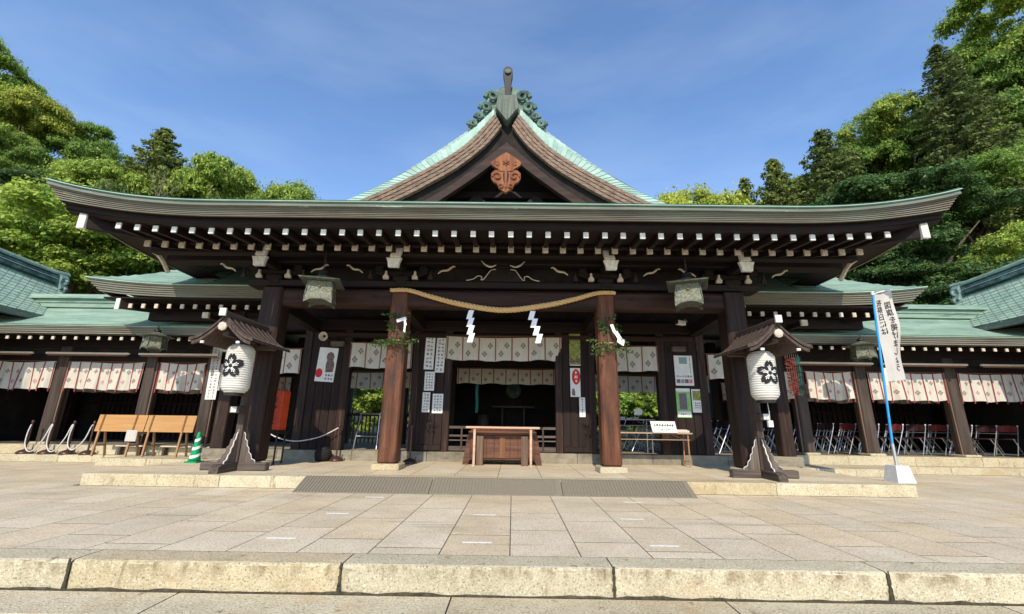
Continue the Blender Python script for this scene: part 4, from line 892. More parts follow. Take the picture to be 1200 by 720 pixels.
    kp('wall', MB().box(min(X(14.4), X(16.6)), max(X(14.4), X(16.6)), 8.6, 14.4, -.02, 4.0), 'interior_dark')
    for y in (8.6, 10.4): kp('post', MB().cbox(X(13.6)-.13, X(13.6)+.13, y-.13, y+.13, .0, 3.95, .02), 'post_grey')
side(-1); side(1)

# ================================================================== shimenawa rope and paper streamers
rope = thing('straw_rope', 'thick twisted straw rope slung between the two warm front pillars', 'rope', (0, 8.50, 3.66))
pts = catmull([(-2.31, 8.56, 3.67), (-1.93, 8.54, 3.665), (-1.45, 8.53, 3.53), (-.85, 8.52, 3.38), (0, 8.52, 3.265), (.85, 8.52, 3.37), (1.45, 8.53, 3.51), (1.93, 8.54, 3.65), (2.31, 8.56, 3.67)], 26)
acc = 0; arc = [0]
for a, b in zip(pts[:-1], pts[1:]): acc += (b-a).length; arc.append(acc)
for st in range(3):
    sp = []; rd = []
    for i, q in enumerate(pts):
        d = (pts[min(i+1, len(pts)-1)]-pts[max(i-1, 0)]).normalized(); u = d.cross(Vector((0,1,0))).normalized(); v = d.cross(u)
        th = arc[i]/.24*2*math.pi+st*2*math.pi/3; mid = math.sin(math.pi*arc[i]/acc)
        rr = .022+.010*mid; sp.append(q-Vector(rope.location)+(u*math.cos(th)+v*math.sin(th))*rr); rd.append(.021+.009*mid)
    MB().tube(sp, rd, 7).build('strand', 'rope', rope, smooth=True)
for x in (-2.12, 2.12):
    MB().tube([(x+.2*math.cos(t), .28+.0-.2*math.sin(t)*1.0, .01) for t in [k*math.pi/6 for k in range(-1, 8)]], .03, 7).build('pillar_tie', 'rope', rope, smooth=True)
def shide(x, z, sg, label):
    t = thing('paper_streamer', label, 'paper streamer', (x, 8.50, z), 0, 'paper streamers on the straw rope')
    MB().tube([(0, 0, .05), (0, 0, -.03)], .004, 5).build('string', 'rope_white', t)
    zc, xc = 0, 0
    for k in range(4):
        w_, h_, sl = .105, .185, -.05
        q = [(xc-w_/2, zc), (xc+w_/2, zc), (xc+w_/2+sl, zc-h_), (xc-w_/2+sl, zc-h_)]
        y0 = .006*k; MB().prism(q, lambda u, v: (u, -y0, v), lambda u, v: (u, -y0+.002, v)).build('fold', 'shide_paper', t)
        zc -= .158; xc += sl+sg
shide(-.62, 3.25, .062, 'white zigzag paper streamer hanging from the rope on the notice board door side')
shide(.62, 3.25, .098, 'white zigzag paper streamer hanging from the rope on the red poster side')

# ================================================================== evergreen branches tied to the pillars
def sakaki(x, label, seed, side_):
    t = thing('evergreen_branch', label, 'branch', (x, 8.58, 2.85), 0, 'evergreen branches tied to the pillars'); rg = random.Random(seed)
    lf = MB(); tw = MB()
    for k in range(17):
        lowr = k < 11; ang = rg.uniform(-1.6, 1.6); ln = rg.uniform(.25, .46) if lowr else rg.uniform(.15, .34); b0 = Vector((rg.uniform(-.06, .06), -.02, rg.uniform(-.30, -.16) if lowr else rg.uniform(0, .3)))
        d = Vector((math.sin(ang)*1.0, -rg.uniform(.05, .35), (rg.uniform(-.55, .25) if lowr else rg.uniform(-.1, .8)))); d.normalize()
        tip = b0+d*ln; tw.tube([b0, b0+d*ln*.5, tip], [.005, .004, .002], 4)
        for j in range(15):
            c = b0+d*ln*rg.uniform(.15, 1.05)+Vector((0, 0, -.10*ln))*rg.random()+Vector([rg.gauss(0, .026) for _ in range(3)])
            a = Vector([rg.gauss(0, 1) for _ in range(3)]).normalized(); u = a.cross(Vector([rg.gauss(0, 1) for _ in range(3)])).normalized()
            L_, W_ = rg.uniform(.06, .115), rg.uniform(.022, .040); n_ = a.cross(u)
            lf.add([c-a*L_/2, c+u*W_/2+n_*.006, c+a*L_/2, c-u*W_/2+n_*.006], [(0,1,2,3)])
    lf.build('leaves', 'leaf_sakaki', t)
    for q in t.children: stuff(q)
    tw.build('twigs', 'bark', t)
    MB().tube([(.0, -.02, .35), (0, -.03, -.35)], .012, 5).build('stem', 'bark', t)
    MB().tube([(.21*math.cos(a), .20+.23*math.sin(a)*1.0, -.22) for a in [k*2*math.pi/16 for k in range(17)]], .008, 5).build('tie_cord', 'rope', t)
    # folded paper
    z0 = .12
    xs_ = [0, .05, .01, .07, .02]
    if side_ < 0: qs = [[(.02, .22), (.20, .28), (.23, .22), (.04, .16)], [(.17, .25), (.20, .24), (.24, .10), (.18, .12)], [(.19, .12), (.22, .1), (.22, -.05), (.18, -.02)]]
    else: qs = [[(.02, .17), (.08, .18), (.14, .02), (.08, 0)], [(.08, .02), (.16, .04), (.24, -.10), (.16, -.12)], [(.16, -.08), (.30, -.14), (.26, -.26), (.14, -.18)]]
    for k, q in enumerate(qs): MB().prism(q, lambda u, v: (u, -.16-.01*k, v-.05), lambda u, v: (u, -.158-.01*k, v-.05)).build('paper_fold', 'shide_paper', t)
sakaki(-2.12, 'leafy evergreen branch with white paper tied to the pillar near five notices', 11, -1)
sakaki(2.12, 'leafy evergreen branch with white paper tied to the warm pillar near the folding table', 23, 1)

# ================================================================== offering box and rail
ob = thing('offering_box', 'weathered brown timber offering box in front of the central doorway', 'offering box', (.02, 10.12, ZP))
MB().cbox(-.70, .70, -.22, .26, .10, .62, .01).build('box_body', 'box_wood', ob)
for k in range(8): MB().cbox(-.68+.17*k+.004, -.68+.17*(k+1)-.004, -.235, -.222, .14, .60, .004).build('plank', 'box_wood', ob)
MB().cbox(-.74, .74, -.26, .30, .62, .70, .01).build('top_frame', 'box_wood', ob)
MB().prismX([(-.20, .70), (.28, .70), (.28, .80), (.20, .80)], -.70, .70).build('slatted_top', 'box_wood', ob)
for k in range(12): MB().cbox(-.66+.11*k, -.61+.11*k, -.20, .2, .70, .735, .004).build('slat', 'box_wood', ob)
MB().cbox(-.06, .06, -.25, -.222, .14, .60, .005).build('lock_plate', 'batten', ob)
for x in (-.48, .48): MB().cbox(x-.075, x+.075, -.34, -.245, 0, .60, .012).build('front_post', 'jamb', ob)
for s in (-1, 1): MB().prismY([(s*.70, .10), (s*.70, .62), (s*.76, .62), (s*.86, 0), (s*.74, 0)], -.20, -.10).build('leg', 'box_wood', ob)
for s in (-1, 1): MB().prismY([(s*.70, .10), (s*.70, .62), (s*.76, .62), (s*.86, 0), (s*.74, 0)], .12, .22).build('leg', 'box_wood', ob)
rl = thing('hand_rail', 'pale pinkish wooden rail on two posts before the offering box', 'rail', (.03, 9.66, ZP))
MB().cbox(-.79, .79, -.05, .05, .755, .80, .01).build('rail_top', 'rail_wood', rl)
for x in (-.60, .60):
    MB().cbox(x-.025, x+.025, -.025, .025, .02, .755, .006).build('post', 'rail_wood', rl); MB().cbox(x-.03, x+.03, -.12, .12, 0, .025, .005).build('foot', 'rail_wood', rl)

# ================================================================== paper lantern stands
def petal(a, R0, R1, wd, n=6):
    pts = []
    d = (math.cos(a), math.sin(a)); t = (-d[1], d[0])
    for k in range(n+1):
        f = k/n; w_ = wd*math.sin(math.pi*(.10+.82*f))**.8; rr = R0+(R1-R0)*f
        pts.append((d[0]*rr+t[0]*w_, d[1]*rr+t[1]*w_))
    back = []
    for k in range(n, -1, -1):
        f = k/n; w_ = wd*math.sin(math.pi*(.10+.82*f))**.8; rr = R0+(R1-R0)*f
        if k == n: back.append((d[0]*(rr-.028), d[1]*(rr-.028)))
        back.append((d[0]*rr-t[0]*w_, d[1]*rr-t[1]*w_))
    return pts+back
def lantern_stand(s, label_st, label_la):
    X0 = s*4.68; Y0 = 8.18
    t = thing('lantern_stand', label_st, 'lantern stand', (X0, Y0, ZP), 0, 'roofed lantern stands')
    def sillprof(L_): return [(-L_, .02), (-L_+.02, .09), (-L_+.09, .135), (L_-.09, .135), (L_-.02, .09), (L_, .02), (L_, 0), (-L_, 0)]
    MB().prism([(a, b+.0) for a, b in sillprof(.58)], lambda u, v: (-.075, u, v), lambda u, v: (.075, u, v)).build('sill', 'stand_wood_y', t)
    for e in (-1, 1): MB().cbox(min(e*.078, e*.58), max(e*.078, e*.58), -.075, .075, 0, .135, .015).build('sill', 'stand_wood_x', t)
    MB().cbox(-.062, .062, -.062, .062, .13, 2.40, .012).build('post', 'stand_wood', t)
    prof = [(.062, .135), (.34, .135), (.335, .17), (.27, .20), (.25, .27), (.205, .31), (.195, .38), (.155, .42), (.145, .50), (.105, .54), (.095, .61), (.07, .65), (.062, .70)]
    for k in range(4):
        a = k*math.pi/2; c_, s_ = math.cos(a), math.sin(a)
        f = MB().prism(prof, lambda u, v: (c_*u-s_*.018, s_*u+c_*.018, v), lambda u, v: (c_*u+s_*.018, s_*u-c_*.018, v)).build('carved_fin', 'fin_wood', t)
        MB().tube([(c_*(u+.002), s_*(u+.002), v) for u, v in prof[1:-1]], .008, 6).build('white_edge', 'white_paint', f)
    # bracket block lower down with white face
    b_ = MB().cbox(-.09, .09, -.30, -.06, .98, 1.10, .01).build('low_bracket', 'stand_wood', t); MB().cbox(-.05, .05, -.325, -.302, .99, 1.09, .004).build('bracket_face', 'white_paint', b_)
    MB().cbox(-.05, .05, -.90, .24, 2.25, 2.33, .01).build('arm', 'stand_wood_y', t)
    MB().cbox(-.40, .40, -.05, .05, 2.14, 2.22, .01).build('cross_arm', 'stand_wood_x', t)
    # little curved roof, gable to the front
    rf = [(0, 2.60), (.12, 2.465), (.26, 2.335), (.40, 2.235), (.54, 2.19)]
    cv = catmull(rf, 5)
    ro = None
    for e in (-1, 1):
        n_ = len(cv)
        m_ = MB()
        for (o1, o2, y0, y1) in ((0, -.07, -1.0, .28),):
            top = [(e*q.x, q.y) for q in cv]; bot = [(e*q.x, q.y-.045) for q in cv]
            m_.prism(top+bot[::-1], lambda u, v: (u, y0, v), lambda u, v: (u, y1, v))
        ro = m_.build('roof_slope', 'stand_wood', t)
        for k in range(8):       # wooden battens over the slope
            y = -.97+k*.172; MB().tube([(e*q.x, y, q.y+.006) for q in cv], .012, 5).build('roof_batten', 'stand_wood_y', ro)
        bb = MB().prism([(e*q.x, q.y-.062) for q in cv[:-2]]+[(e*q.x, q.y-.115) for q in cv[:-2]][::-1], lambda u, v: (u, -.98, v), lambda u, v: (u, -.93, v)).build('bargeboard', 'stand_wood', t)
        MB().cbox(e*.30-.03, e*.30+.03, -1.01, -.982, 2.10, 2.14, .004).build('white_tip', 'white_paint', bb)
    MB().cbox(-.045, .045, -1.04, .32, 2.57, 2.66, .012).build('ridge', 'stand_wood_y', t)
    MB().cbox(-.055, .055, -1.08, -1.042, 2.56, 2.69, .006).build('ridge_face', 'white_paint', t)
    pn = MB().lathe([(0, 0), (.075, 0), (.075, .03), (.04, .045), (0, .045)], n=8).build('gable_boss', 'cream_paint', t); pn.matrix_local = Matrix.Translation((0, -.99, 2.39)) @ Matrix.Rotation(math.pi/2, 4, 'X')
    # the lantern itself
    la = thing('paper_lantern', label_la, 'lantern', (X0-s*.05, 7.72, 1.49), 0, 'white paper lanterns with flower crests')
    H_ = .86; R_ = .222
    prof = []
    N = 44
    def rad(f):
        e = min(f, 1-f); base_ = R_*(1-.0)*(1-max(0, (.17-e)/.17)**2.4*.42); return base_
    for k in range(N+1):
        f = k/N; prof.append((rad(f)+(.006 if k % 2 else -.004), f*H_))
    MB().lathe(prof, n=36).build('paper_body', 'lantern_paper', la, smooth=False)
    MB().lathe([(.13, -.03), (.15, -.03), (.15, .012), (.13, .012)], n=20).build('bottom_ring', 'black_metal', la)
    MB().lathe([(.13, H_-.012), (.15, H_-.012), (.15, H_+.03), (.02, H_+.035)], n=20).build('top_ring', 'black_metal', la)
    MB().tube([(0, 0, H_+.03), (0, 0, H_+.11)], .022, 6).build('hook', 'grey_plastic', la)
    def onl(u, v, lift=.013):
        z = .46+v; rr = rad(min(max(z/H_, 0), 1))+lift; th = u/rr; return (rr*math.sin(th), -rr*math.cos(th), z)
    cr = MB()
    for k in range(5):
        o = petal(math.pi/2+k*2*math.pi/5, .045, .215, .076); cr.add([onl(*q) for q in o], [tuple(range(len(o)))])
        # pistils are added by the pale lines
    cr.add([onl(.030*math.cos(a), .030*math.sin(a), .017) for a in [i*math.pi/5 for i in range(10)]], [tuple(range(10))])
    cr.build('flower_crest', 'ink', la)
    wl = MB()
    for k in range(5):
        a = math.pi/2+k*2*math.pi/5
        for da in (-.22, 0, .22):
            a2 = a+da; le = .125 if da == 0 else .105; w_ = .0045
            q = [(.04*math.cos(a2)-w_*math.sin(a2), .04*math.sin(a2)+w_*math.cos(a2)), (le*math.cos(a2)-w_*math.sin(a2), le*math.sin(a2)+w_*math.cos(a2)), (le*math.cos(a2)+w_*math.sin(a2), le*math.sin(a2)-w_*math.cos(a2)), (.04*math.cos(a2)+w_*math.sin(a2), .04*math.sin(a2)-w_*math.cos(a2))]
            wl.add([onl(*c, .016) for c in q], [(0,1,2,3)])
            c0 = (le*math.cos(a2), le*math.sin(a2)); wl.add([onl(c0[0]+.009*math.cos(b), c0[1]+.009*math.sin(b), .0175) for b in [i*math.pi/3 for i in range(6)]], [tuple(range(6))])
    wl.build('crest_lines', 'white_plastic', la)
    return t
lantern_stand(-1, 'weathered roofed lantern stand with white-edged fins before the orange fortune box', 'white paper lantern with black flower crest beside the long vertical name boards')
lantern_stand(1, 'weathered roofed lantern stand with white-edged fins before the rows of chairs', 'white paper lantern with black flower crest beside the red paper crane strings')
# cords hanging from the stands
t = thing('pull_cord', 'white cord with small white block hanging under the lantern near the chairs', 'cord', (4.66, 7.74, 1.10))
MB().tube([(0, 0, .36), (.008, 0, .2), (0, 0, .06)], .006, 5).build('cord', 'rope_white', t); MB().cbox(-.04, .04, -.03, .03, -.05, .06, .006).build('block', 'white_plastic', t)

# ================================================================== hanging bronze lanterns
def bronze(x, y, zroof, sc, ztop, label, group, rz):
    t = thing('bronze_lantern', label, 'lantern', (x, y, zroof), rz, group)
    def S(*v): return [(a*sc, b*sc) for a, b in v]
    n = 4 if sc > .7 else 6
    def ring(r_, z, n=n): return [(r_*sc*math.cos(2*math.pi*(k+.5)/n), r_*sc*math.sin(2*math.pi*(k+.5)/n), z*sc) for k in range(n)]
    def loft(rs_):
        mb = MB(); k0 = len(rs_[0]); vs_ = [q for rr in rs_ for q in rr]; fs_ = []
        for i in range(len(rs_)-1):
            for k in range(k0): fs_.append((i*k0+k, i*k0+(k+1) % k0, (i+1)*k0+(k+1) % k0, (i+1)*k0+k))
        fs_ += [tuple(range(k0))[::-1], tuple(range((len(rs_)-1)*k0, len(rs_)*k0))]; return mb.add(vs_, fs_)
    loft([ring(.62, 0), ring(.64, .025), ring(.36, .09), ring(.14, .17), ring(.10, .20)]).build('roof', 'lantern_bronze', t)
    b_ = loft([ring(.42, -.44), ring(.37, -.26), ring(.36, -.01)]).build('body', 'lantern_panel', t)
    for k in range(n):
        a, b = ring(.425, -.44)[k], ring(.365, -.01)[k]; MB().tube([a, b], .013*sc, 5).build('corner_rib', 'lantern_bronze', b_)
        # scalloped skirt with pointed corners
        q0, q1 = Vector(ring(.43, -.43)[k]), Vector(ring(.43, -.43)[(k+1) % n]); mid = (q0+q1)/2
        MB().add([q0, q0+Vector((0,0,-.12*sc)), q0.lerp(q1, .22)+Vector((0,0,-.045*sc)), mid+Vector((0,0,-.02*sc)), q0.lerp(q1, .78)+Vector((0,0,-.045*sc)), q1+Vector((0,0,-.12*sc)), q1], [(0,1,2,3,4,5,6)]).build('skirt', 'lantern_bronze', b_)
        c_ = q0.lerp(q1, .5)*.93; MB().lathe([(0, 0), (.04*sc, 0), (.03*sc, .02*sc), (0, .025*sc)], n=8).build('gilt_boss', 'brass', b_).location = (c_.x*.97, c_.y*.97, -.16*sc)
    loft([ring(.40, -.455), ring(.40, -.44)]).build('floor_plate', 'lantern_bronze', t)
    MB().lathe([(.09*sc, .19*sc), (.13*sc, .24*sc), (.12*sc, .29*sc), (.05*sc, .33*sc), (.02*sc, .36*sc)], n=12).build('finial', 'black_metal', t)
    z = .35*sc; k = 0
    while zroof+z < ztop:
        MB().tube([(.02*math.cos(a)*(1 if k % 2 else .3), .02*math.cos(a)*(.3 if k % 2 else 1), z+.03+.032*math.sin(a)) for a in [i*math.pi/4 for i in range(9)]], .007, 5).build('chain_link', 'bronze_brown', t); z += .048; k += 1
    return t
bronze(-3.45, 7.95, 3.60, .80, 4.20, 'bronze hanging lantern under the main eave on the desk side of the rope', 'hanging lanterns under the main eave', R(14))
bronze(3.55, 7.95, 3.64, .80, 4.20, 'bronze hanging lantern under the main eave on the table side of the rope', 'hanging lanterns under the main eave', R(-22))
bronze(-8.42, 10.36, 2.96, .60, 3.20, 'small pale hanging lantern at the corridor eave near the desks', 'small lanterns at the corridor eaves', R(8))
bronze(8.60, 10.36, 2.96, .60, 3.20, 'small pale hanging lantern at the corridor eave near the blue flag pole', 'small lanterns at the corridor eaves', R(-8))

# ================================================================== notices and posters
def sheet(name, label, x0, x1, z0, z1, y, cols, rows, cat='notice', tilt=0, m='paper', margin=.12, ink='soft_ink', group=None, th=.006, seed=1):
    t = thing(name, label, cat, ((x0+x1)/2, y, z0), 0, group)
    a, h_ = (x1-x0)/2, z1-z0
    b = MB().cbox(-a, a, -th, 0, 0, h_, .002).build('sheet', m, t)
    if cols:
        g_ = MB(); mg = margin*2*a; glyphs(g_, -a+mg, a-mg, mg, h_-mg, -th-.001, cols, rows, rng=random.Random(seed)); stuff(g_.build('writing', ink, t))
    t.rotation_euler = (0, tilt, 0); return t
gN = 'paper notices on the plank doors'
sheet('paper_notice', 'tall paper notice with two columns, outermost on the open door leaf by the evergreen branch', -1.92, -1.69, 2.28, 3.12, 10.490, 2, 8, group=gN, seed=1, tilt=R(1))
sheet('paper_notice', 'tall paper notice with two columns beside the doorway curtain edge', -1.65, -1.43, 2.21, 3.07, 10.490, 2, 9, group=gN, seed=2, tilt=R(1))
sheet('paper_notice', 'square grey notice under the outermost tall paper notice', -1.88, -1.64, 1.78, 2.23, 10.490, 3, 6, group=gN, seed=3)
sheet('paper_notice', 'narrow small notice low on the open door leaf', -1.90, -1.72, 1.28, 1.74, 10.490, 2, 6, group=gN, seed=4)
sheet('paper_notice', 'wider small notice low on the open door leaf next to the fence', -1.66, -1.41, 1.26, 1.71, 10.490, 3, 6, group=gN, seed=5)
t = sheet('poster', 'white poster with big red oval and small figures on the door leaf', 1.60, 1.84, 1.68, 2.36, 10.490, 0, 0, cat='poster')
MB().add([(-.01+.10*math.cos(a), -.0075, .47+.185*math.sin(a)) for a in [k*math.pi/12 for k in range(24)]], [tuple(range(24))]).build('red_oval', 'red_print', t).location = (.03, 0, 0)
g_ = MB(); glyphs(g_, -.04, .08, .32, .62, -.0085, 1, 3, .2, random.Random(9)); stuff(g_.build('writing', 'paper', t))
MB().add([(-.06+a, -.0078, b) for a, b in ((-.02, .03), (.05, .03), (.05, .12), (.02, .2), (-.01, .2), (-.03, .11))], [(0,1,2,3,4,5)]).build('figure_print', 'photo_print', t)
sheet('paper_notice', 'narrow white notice below the red oval poster', 1.80, 1.94, 1.22, 1.67, 10.490, 1, 7, group=gN, seed=6)
t = sheet('picture_panel', 'landscape picture panel with green trees above the red oval poster', 1.59, 1.86, 2.44, 3.20, 10.490, 0, 0, cat='picture', m='yellow_print')
MB().cbox(-.13, .13, -.02, -.006, -.02, .0, .003).build('frame_edge', 'white_plastic', t); MB().add([(-.12, -.0075, .05), (.12, -.0075, .05), (.12, -.0075, .16), (0, -.0075, .10), (-.12, -.0075, .20)], [(0,1,2,3,4)]).build('picture', 'brown_print', t)
# portrait poster on the wing wall
t = sheet('poster', 'white poster with dark robed figure and red disc on the wall panel', -4.53, -4.07, 1.96, 2.78, 10.522, 0, 0, cat='poster', tilt=R(3))
MB().add([(a, -.0078, b) for a, b in ((.0, .22), (.18, .24), (.19, .42), (.15, .52), (.16, .62), (.12, .70), (.05, .72), (-.01, .68), (-.03, .60), (.0, .52), (-.02, .40))], [tuple(range(11))]).build('figure_print', 'brown_print', t)
MB().add([(-.15+.085*math.cos(a), -.0078, .20+.11*math.sin(a)) for a in [k*math.pi/10 for k in range(20)]], [tuple(range(20))]).build('red_disc', 'red_print', t)
g_ = MB(); glyphs(g_, .0, .20, .03, .20, -.008, 3, 2, .2, random.Random(12)); stuff(g_.build('writing', 'ink', t))
# posters on the right wall panel
t = sheet('poster', 'large cream poster with photo and rows of small pictures on the wall panel', 4.12, 4.56, 1.98, 2.70, 10.522, 0, 0, cat='poster')
MB().add([(-.10, -.0078, .52), (.09, -.0078, .52), (.09, -.0078, .68), (-.10, -.0078, .68)], [(0,1,2,3)]).build('photo', 'sky_print', t)
g_ = MB(); glyphs(g_, .12, .20, .28, .70, -.008, 1, 12, .2, random.Random(13)); glyphs(g_, -.19, .19, .18, .26, -.008, 6, 1, .2, random.Random(15)); stuff(g_.build('writing', 'ink', t))
for k in range(4): MB().add([(-.19+.098*k, -.0078, .06), (-.105+.098*k, -.0078, .06), (-.105+.098*k, -.0078, .15), (-.19+.098*k, -.0078, .15)], [(0,1,2,3)]).build('photo', ('photo_print', 'sky_print', 'brown_print', 'pink_print')[k], t)
t = sheet('poster', 'green bordered poster with dark photograph under the cream poster', 4.10, 4.44, 1.24, 1.92, 10.522, 0, 0, cat='poster', m='green_print')
MB().add([(-.10, -.0078, .18), (.08, -.0078, .18), (.08, -.0078, .56), (-.10, -.0078, .56)], [(0,1,2,3)]).build('photo', 'photo_print', t); MB().add([(-.16, -.0078, .60), (.16, -.0078, .60), (.16, -.0078, .67), (-.16, -.0078, .67)], [(0,1,2,3)]).build('title_band', 'paper', t)
MB().add([(-.15, -.0078, .02), (.15, -.0078, .02), (.15, -.0078, .14), (-.15, -.0078, .14)], [(0,1,2,3)]).build('foot_band', 'paper', t); g_ = MB(); glyphs(g_, -.1, .05, .03, .11, -.0085, 3, 1, .2, random.Random(16)); stuff(g_.build('writing', 'ink', t))
t = sheet('poster', 'small white poster with olive picture beside the green bordered poster', 4.47, 4.72, 1.36, 1.90, 10.522, 0, 0, cat='poster')
MB().add([(-.10, -.0078, .28), (.10, -.0078, .28), (.10, -.0078, .50), (-.10, -.0078, .50)], [(0,1,2,3)]).build('photo', 'yellow_print', t); g_ = MB(); glyphs(g_, -.07, .07, .08, .24, -.008, 3, 3, .2, random.Random(17)); stuff(g_.build('writing', 'soft_ink', t))
sheet('paper_notice', 'thin red and white strip on the side post by the warm pillar', 2.37, 2.47, 1.6, 2.35, 9.897, 1, 6, m='paper', ink='red_print', seed=8, group=gN)
# vertical name boards on the corridor post
sheet('name_board', 'long white vertical board with two columns of writing on the corridor post, lower end', -7.80, -7.52, 1.55, 2.26, 11.572, 2, 8, cat='sign', tilt=R(-1), seed=21, group='vertical boards on the corridor post')
sheet('name_board', 'long greyish vertical board with two columns of writing on the corridor post, upper end', -7.82, -7.56, 2.27, 2.93, 11.572, 2, 8, cat='sign', tilt=R(-1), seed=22, group='vertical boards on the corridor post', m='flag_cloth')

# ================================================================== stanchions with white rope
def stanchion_parts(t):
    MB().lathe([(.16, 0), (.165, .02), (.15, .05), (.10, .085), (.04, .105), (.022, .115)], n=18).build('base', 'bronze_brown', t, smooth=True)
    MB().tube([(0,0,.10), (0,0,.74)], .019, 8).build('pole', 'bronze_brown', t); MB().lathe([(0, .73), (.03, .735), (.036, .77), (.025, .80), (0, .81)], n=12).build('knob', 'bronze_brown', t, smooth=True)
    MB().tube([(.10, .05, .06), (.12, .06, .14)], .013, 6).build('hook', 'bronze_brown', t)
st0 = thing('rope_stanchion', 'brown rope stanchion with domed base, end of the row away from the desks', 'stanchion', (-11.82, 11.30, .17), 0, 'rope stanchions in front of the corridor'); stanchion_parts(st0)
spx = [-11.82, -11.28, -10.76, -10.26]
for x in spx[1:]:
    c_ = copy_tree(st0); c_.location = (x, 11.30, .17); c_['label'] = {-11.28: 'brown rope stanchion second from the desks end, before the corridor post base', -10.76: 'brown rope stanchion next to the one by the pine desk', -10.26: 'brown rope stanchion with domed base right beside the pine desk'}[x]
for i, (a, b) in enumerate(zip(spx[:-1], spx[1:])):
    t = thing('barrier_rope', ('white braided rope sagging between the two stanchions farthest from the desks', 'white braided rope sagging between the two middle stanchions', 'white braided rope sagging to the stanchion beside the pine desk')[i], 'rope', ((a+b)/2, 11.28, .9), 0, 'white ropes between the stanchions'); h_ = (b-a)/2
    cv = catmull([(-h_+.0, 0, -.03), (-h_-.005, -.03, -.25), (-h_+.02, -.04, -.50), (-h_+.13, -.04, (-.66, -.66, -.62)[i]), (-.02+h_*.1, -.04, (-.63, -.62, -.56)[i]), (h_*.6, -.03, -.36), (h_-.03, -.01, -.06), (h_, 0, -.02)], 6)
    MB().tube([(q.x, q.y, q.z) for q in cv], .014, 7).build('rope', 'rope_white', t, smooth=True)
for (x, y, lb) in ((-5.55, 10.35, 'brown stanchion with domed base standing behind the lantern stand'), (-3.72, 10.32, 'brown stanchion with domed base before the portrait poster panel'), (-1.98+.0, 9.95, 'brown stanchion with domed base behind the warm pillar by the door leaf')):
    c_ = copy_tree(st0); c_.location = (x, y, ZP); tag(c_, lb, 'stanchion'); del c_['group']
t = thing('barrier_rope', 'white rope swagged from a stanchion to the portrait panel under the orange box', 'rope', (-4.6, 10.35, .9))
cv = catmull([(-.93, 0, .02), (-.6, 0, -.20), (-.1, -.02, -.30), (.45, -.02, -.20), (.88, -.01, .02)], 6); MB().tube([(q.x, q.y, q.z) for q in cv], .014, 6).build('rope', 'rope_white', t, smooth=True)

# ================================================================== writing desks, cone
def desk(x, label):
    t = thing('writing_desk', label, 'desk', (x, 10.95, .17), 0, 'sloped pine writing desks')
    MB().prism([(-.06, .57), (-.035, .565), (.025, .955), (.0, .96)], lambda u, v: (-.59, u, v), lambda u, v: (.59, u, v)).build('board', 'pine_board', t)
    for xx in (-.46, .34):
        d_ = MB().prism([(-.068, .565), (-.06, .565), (.0, .965), (-.008, .965)], lambda u, v: (xx-.018, u-.006, v), lambda u, v: (xx+.018, u-.006, v)).build('batten', 'batten', t)
        MB().bar((xx, -.06, .60), (xx-.01, -.10, .0), .035, .04, (1,0,0)).build('leg', 'pine_leg', t); MB().bar((xx, .03, .90), (xx+.01, .22, .0), .035, .04, (1,0,0)).build('leg', 'pine_leg', t)
        MB().bar((xx, -.08, .25), (xx, .16, .25), .025, .035).build('stretcher', 'pine_leg', t)
desk(-9.26, 'sloped pine writing desk nearer the rope stanchions'); desk(-8.06, 'sloped pine writing desk nearer the green striped cone')
t = thing('tie_string', 'dark string lacing the two pine writing desks together', 'string', (-8.66, 10.90, .95))
for k in range(4): MB().tube([(-.06, .035-.010*k, -.03-.07*k), (0, .02-.010*k, -.04-.07*k), (.06, .035-.010*k, -.03-.07*k)], .007, 5).build('loop', 'soft_ink', t)
MB().tube([(0, .04, .02), (.01, .01, -.12), (-.01, -.02, -.26)], .010, 5).build('knot', 'ink', t)
sheet('paper_notice', 'blank grey sheet hanging below the pine desk near the stanchions', -8.98, -8.72, .52, .78, 10.80, 0, 0, m='flag_cloth', seed=31)
for (xa, xb, yy, lb) in ((-9.6, -8.9, 11.40, 'low stone-topped bench behind the pine desk near the stanchions'), (-8.5, -7.5, 11.40, 'low bench behind the pine desk near the cone')):
    t = thing('low_bench', lb, 'bench', ((xa+xb)/2, yy, .17), 0, 'low benches behind the desks'); d = (xb-xa)/2
    MB().cbox(-d, d, -.12, .04, .20, .235, .008).build('seat', 'lamp_rail', t)
    for e in (-1, 1): MB().cbox(e*(d-.1)-.03, e*(d-.1)+.03, -.10, .02, 0, .20, .006).build('leg', 'stand_wood', t)
cone = thing('traffic_cone', 'green traffic cone with white spiral bands standing beside the lantern stand', 'cone', (-6.33, 9.50, ZP))
MB().prism([(-.125, -.125), (.125, -.125), (.125, .125), (-.125, .125)], lambda u, v: (u, v, 0), lambda u, v: (u, v, .03)).build('base', 'green_plastic', cone)
def crad(z): return .112-(.112-.032)*(z/.60)
MB().lathe([(crad(0), .03)]+[(crad(z), z) for z in (.1, .3, .5, .58)]+[(.02, .61), (.0, .612)], n=24).build('body', 'green_plastic', cone, smooth=True)
for z0 in (.12, .28, .44):
    mb = MB(); n = 24; vs_ = []
    for k in range(n+1):
        a = 2*math.pi*k/n; dz = .035*math.sin(a+.4)
        for zz_ in (z0+dz, z0+dz+.055): vs_.append(((crad(zz_)+.003)*math.cos(a), (crad(zz_)+.003)*math.sin(a), zz_))
    mb.add(vs_, [(2*k, 2*k+2, 2*k+3, 2*k+1) for k in range(n)]); mb.build('white_band', 'white_plastic', cone)

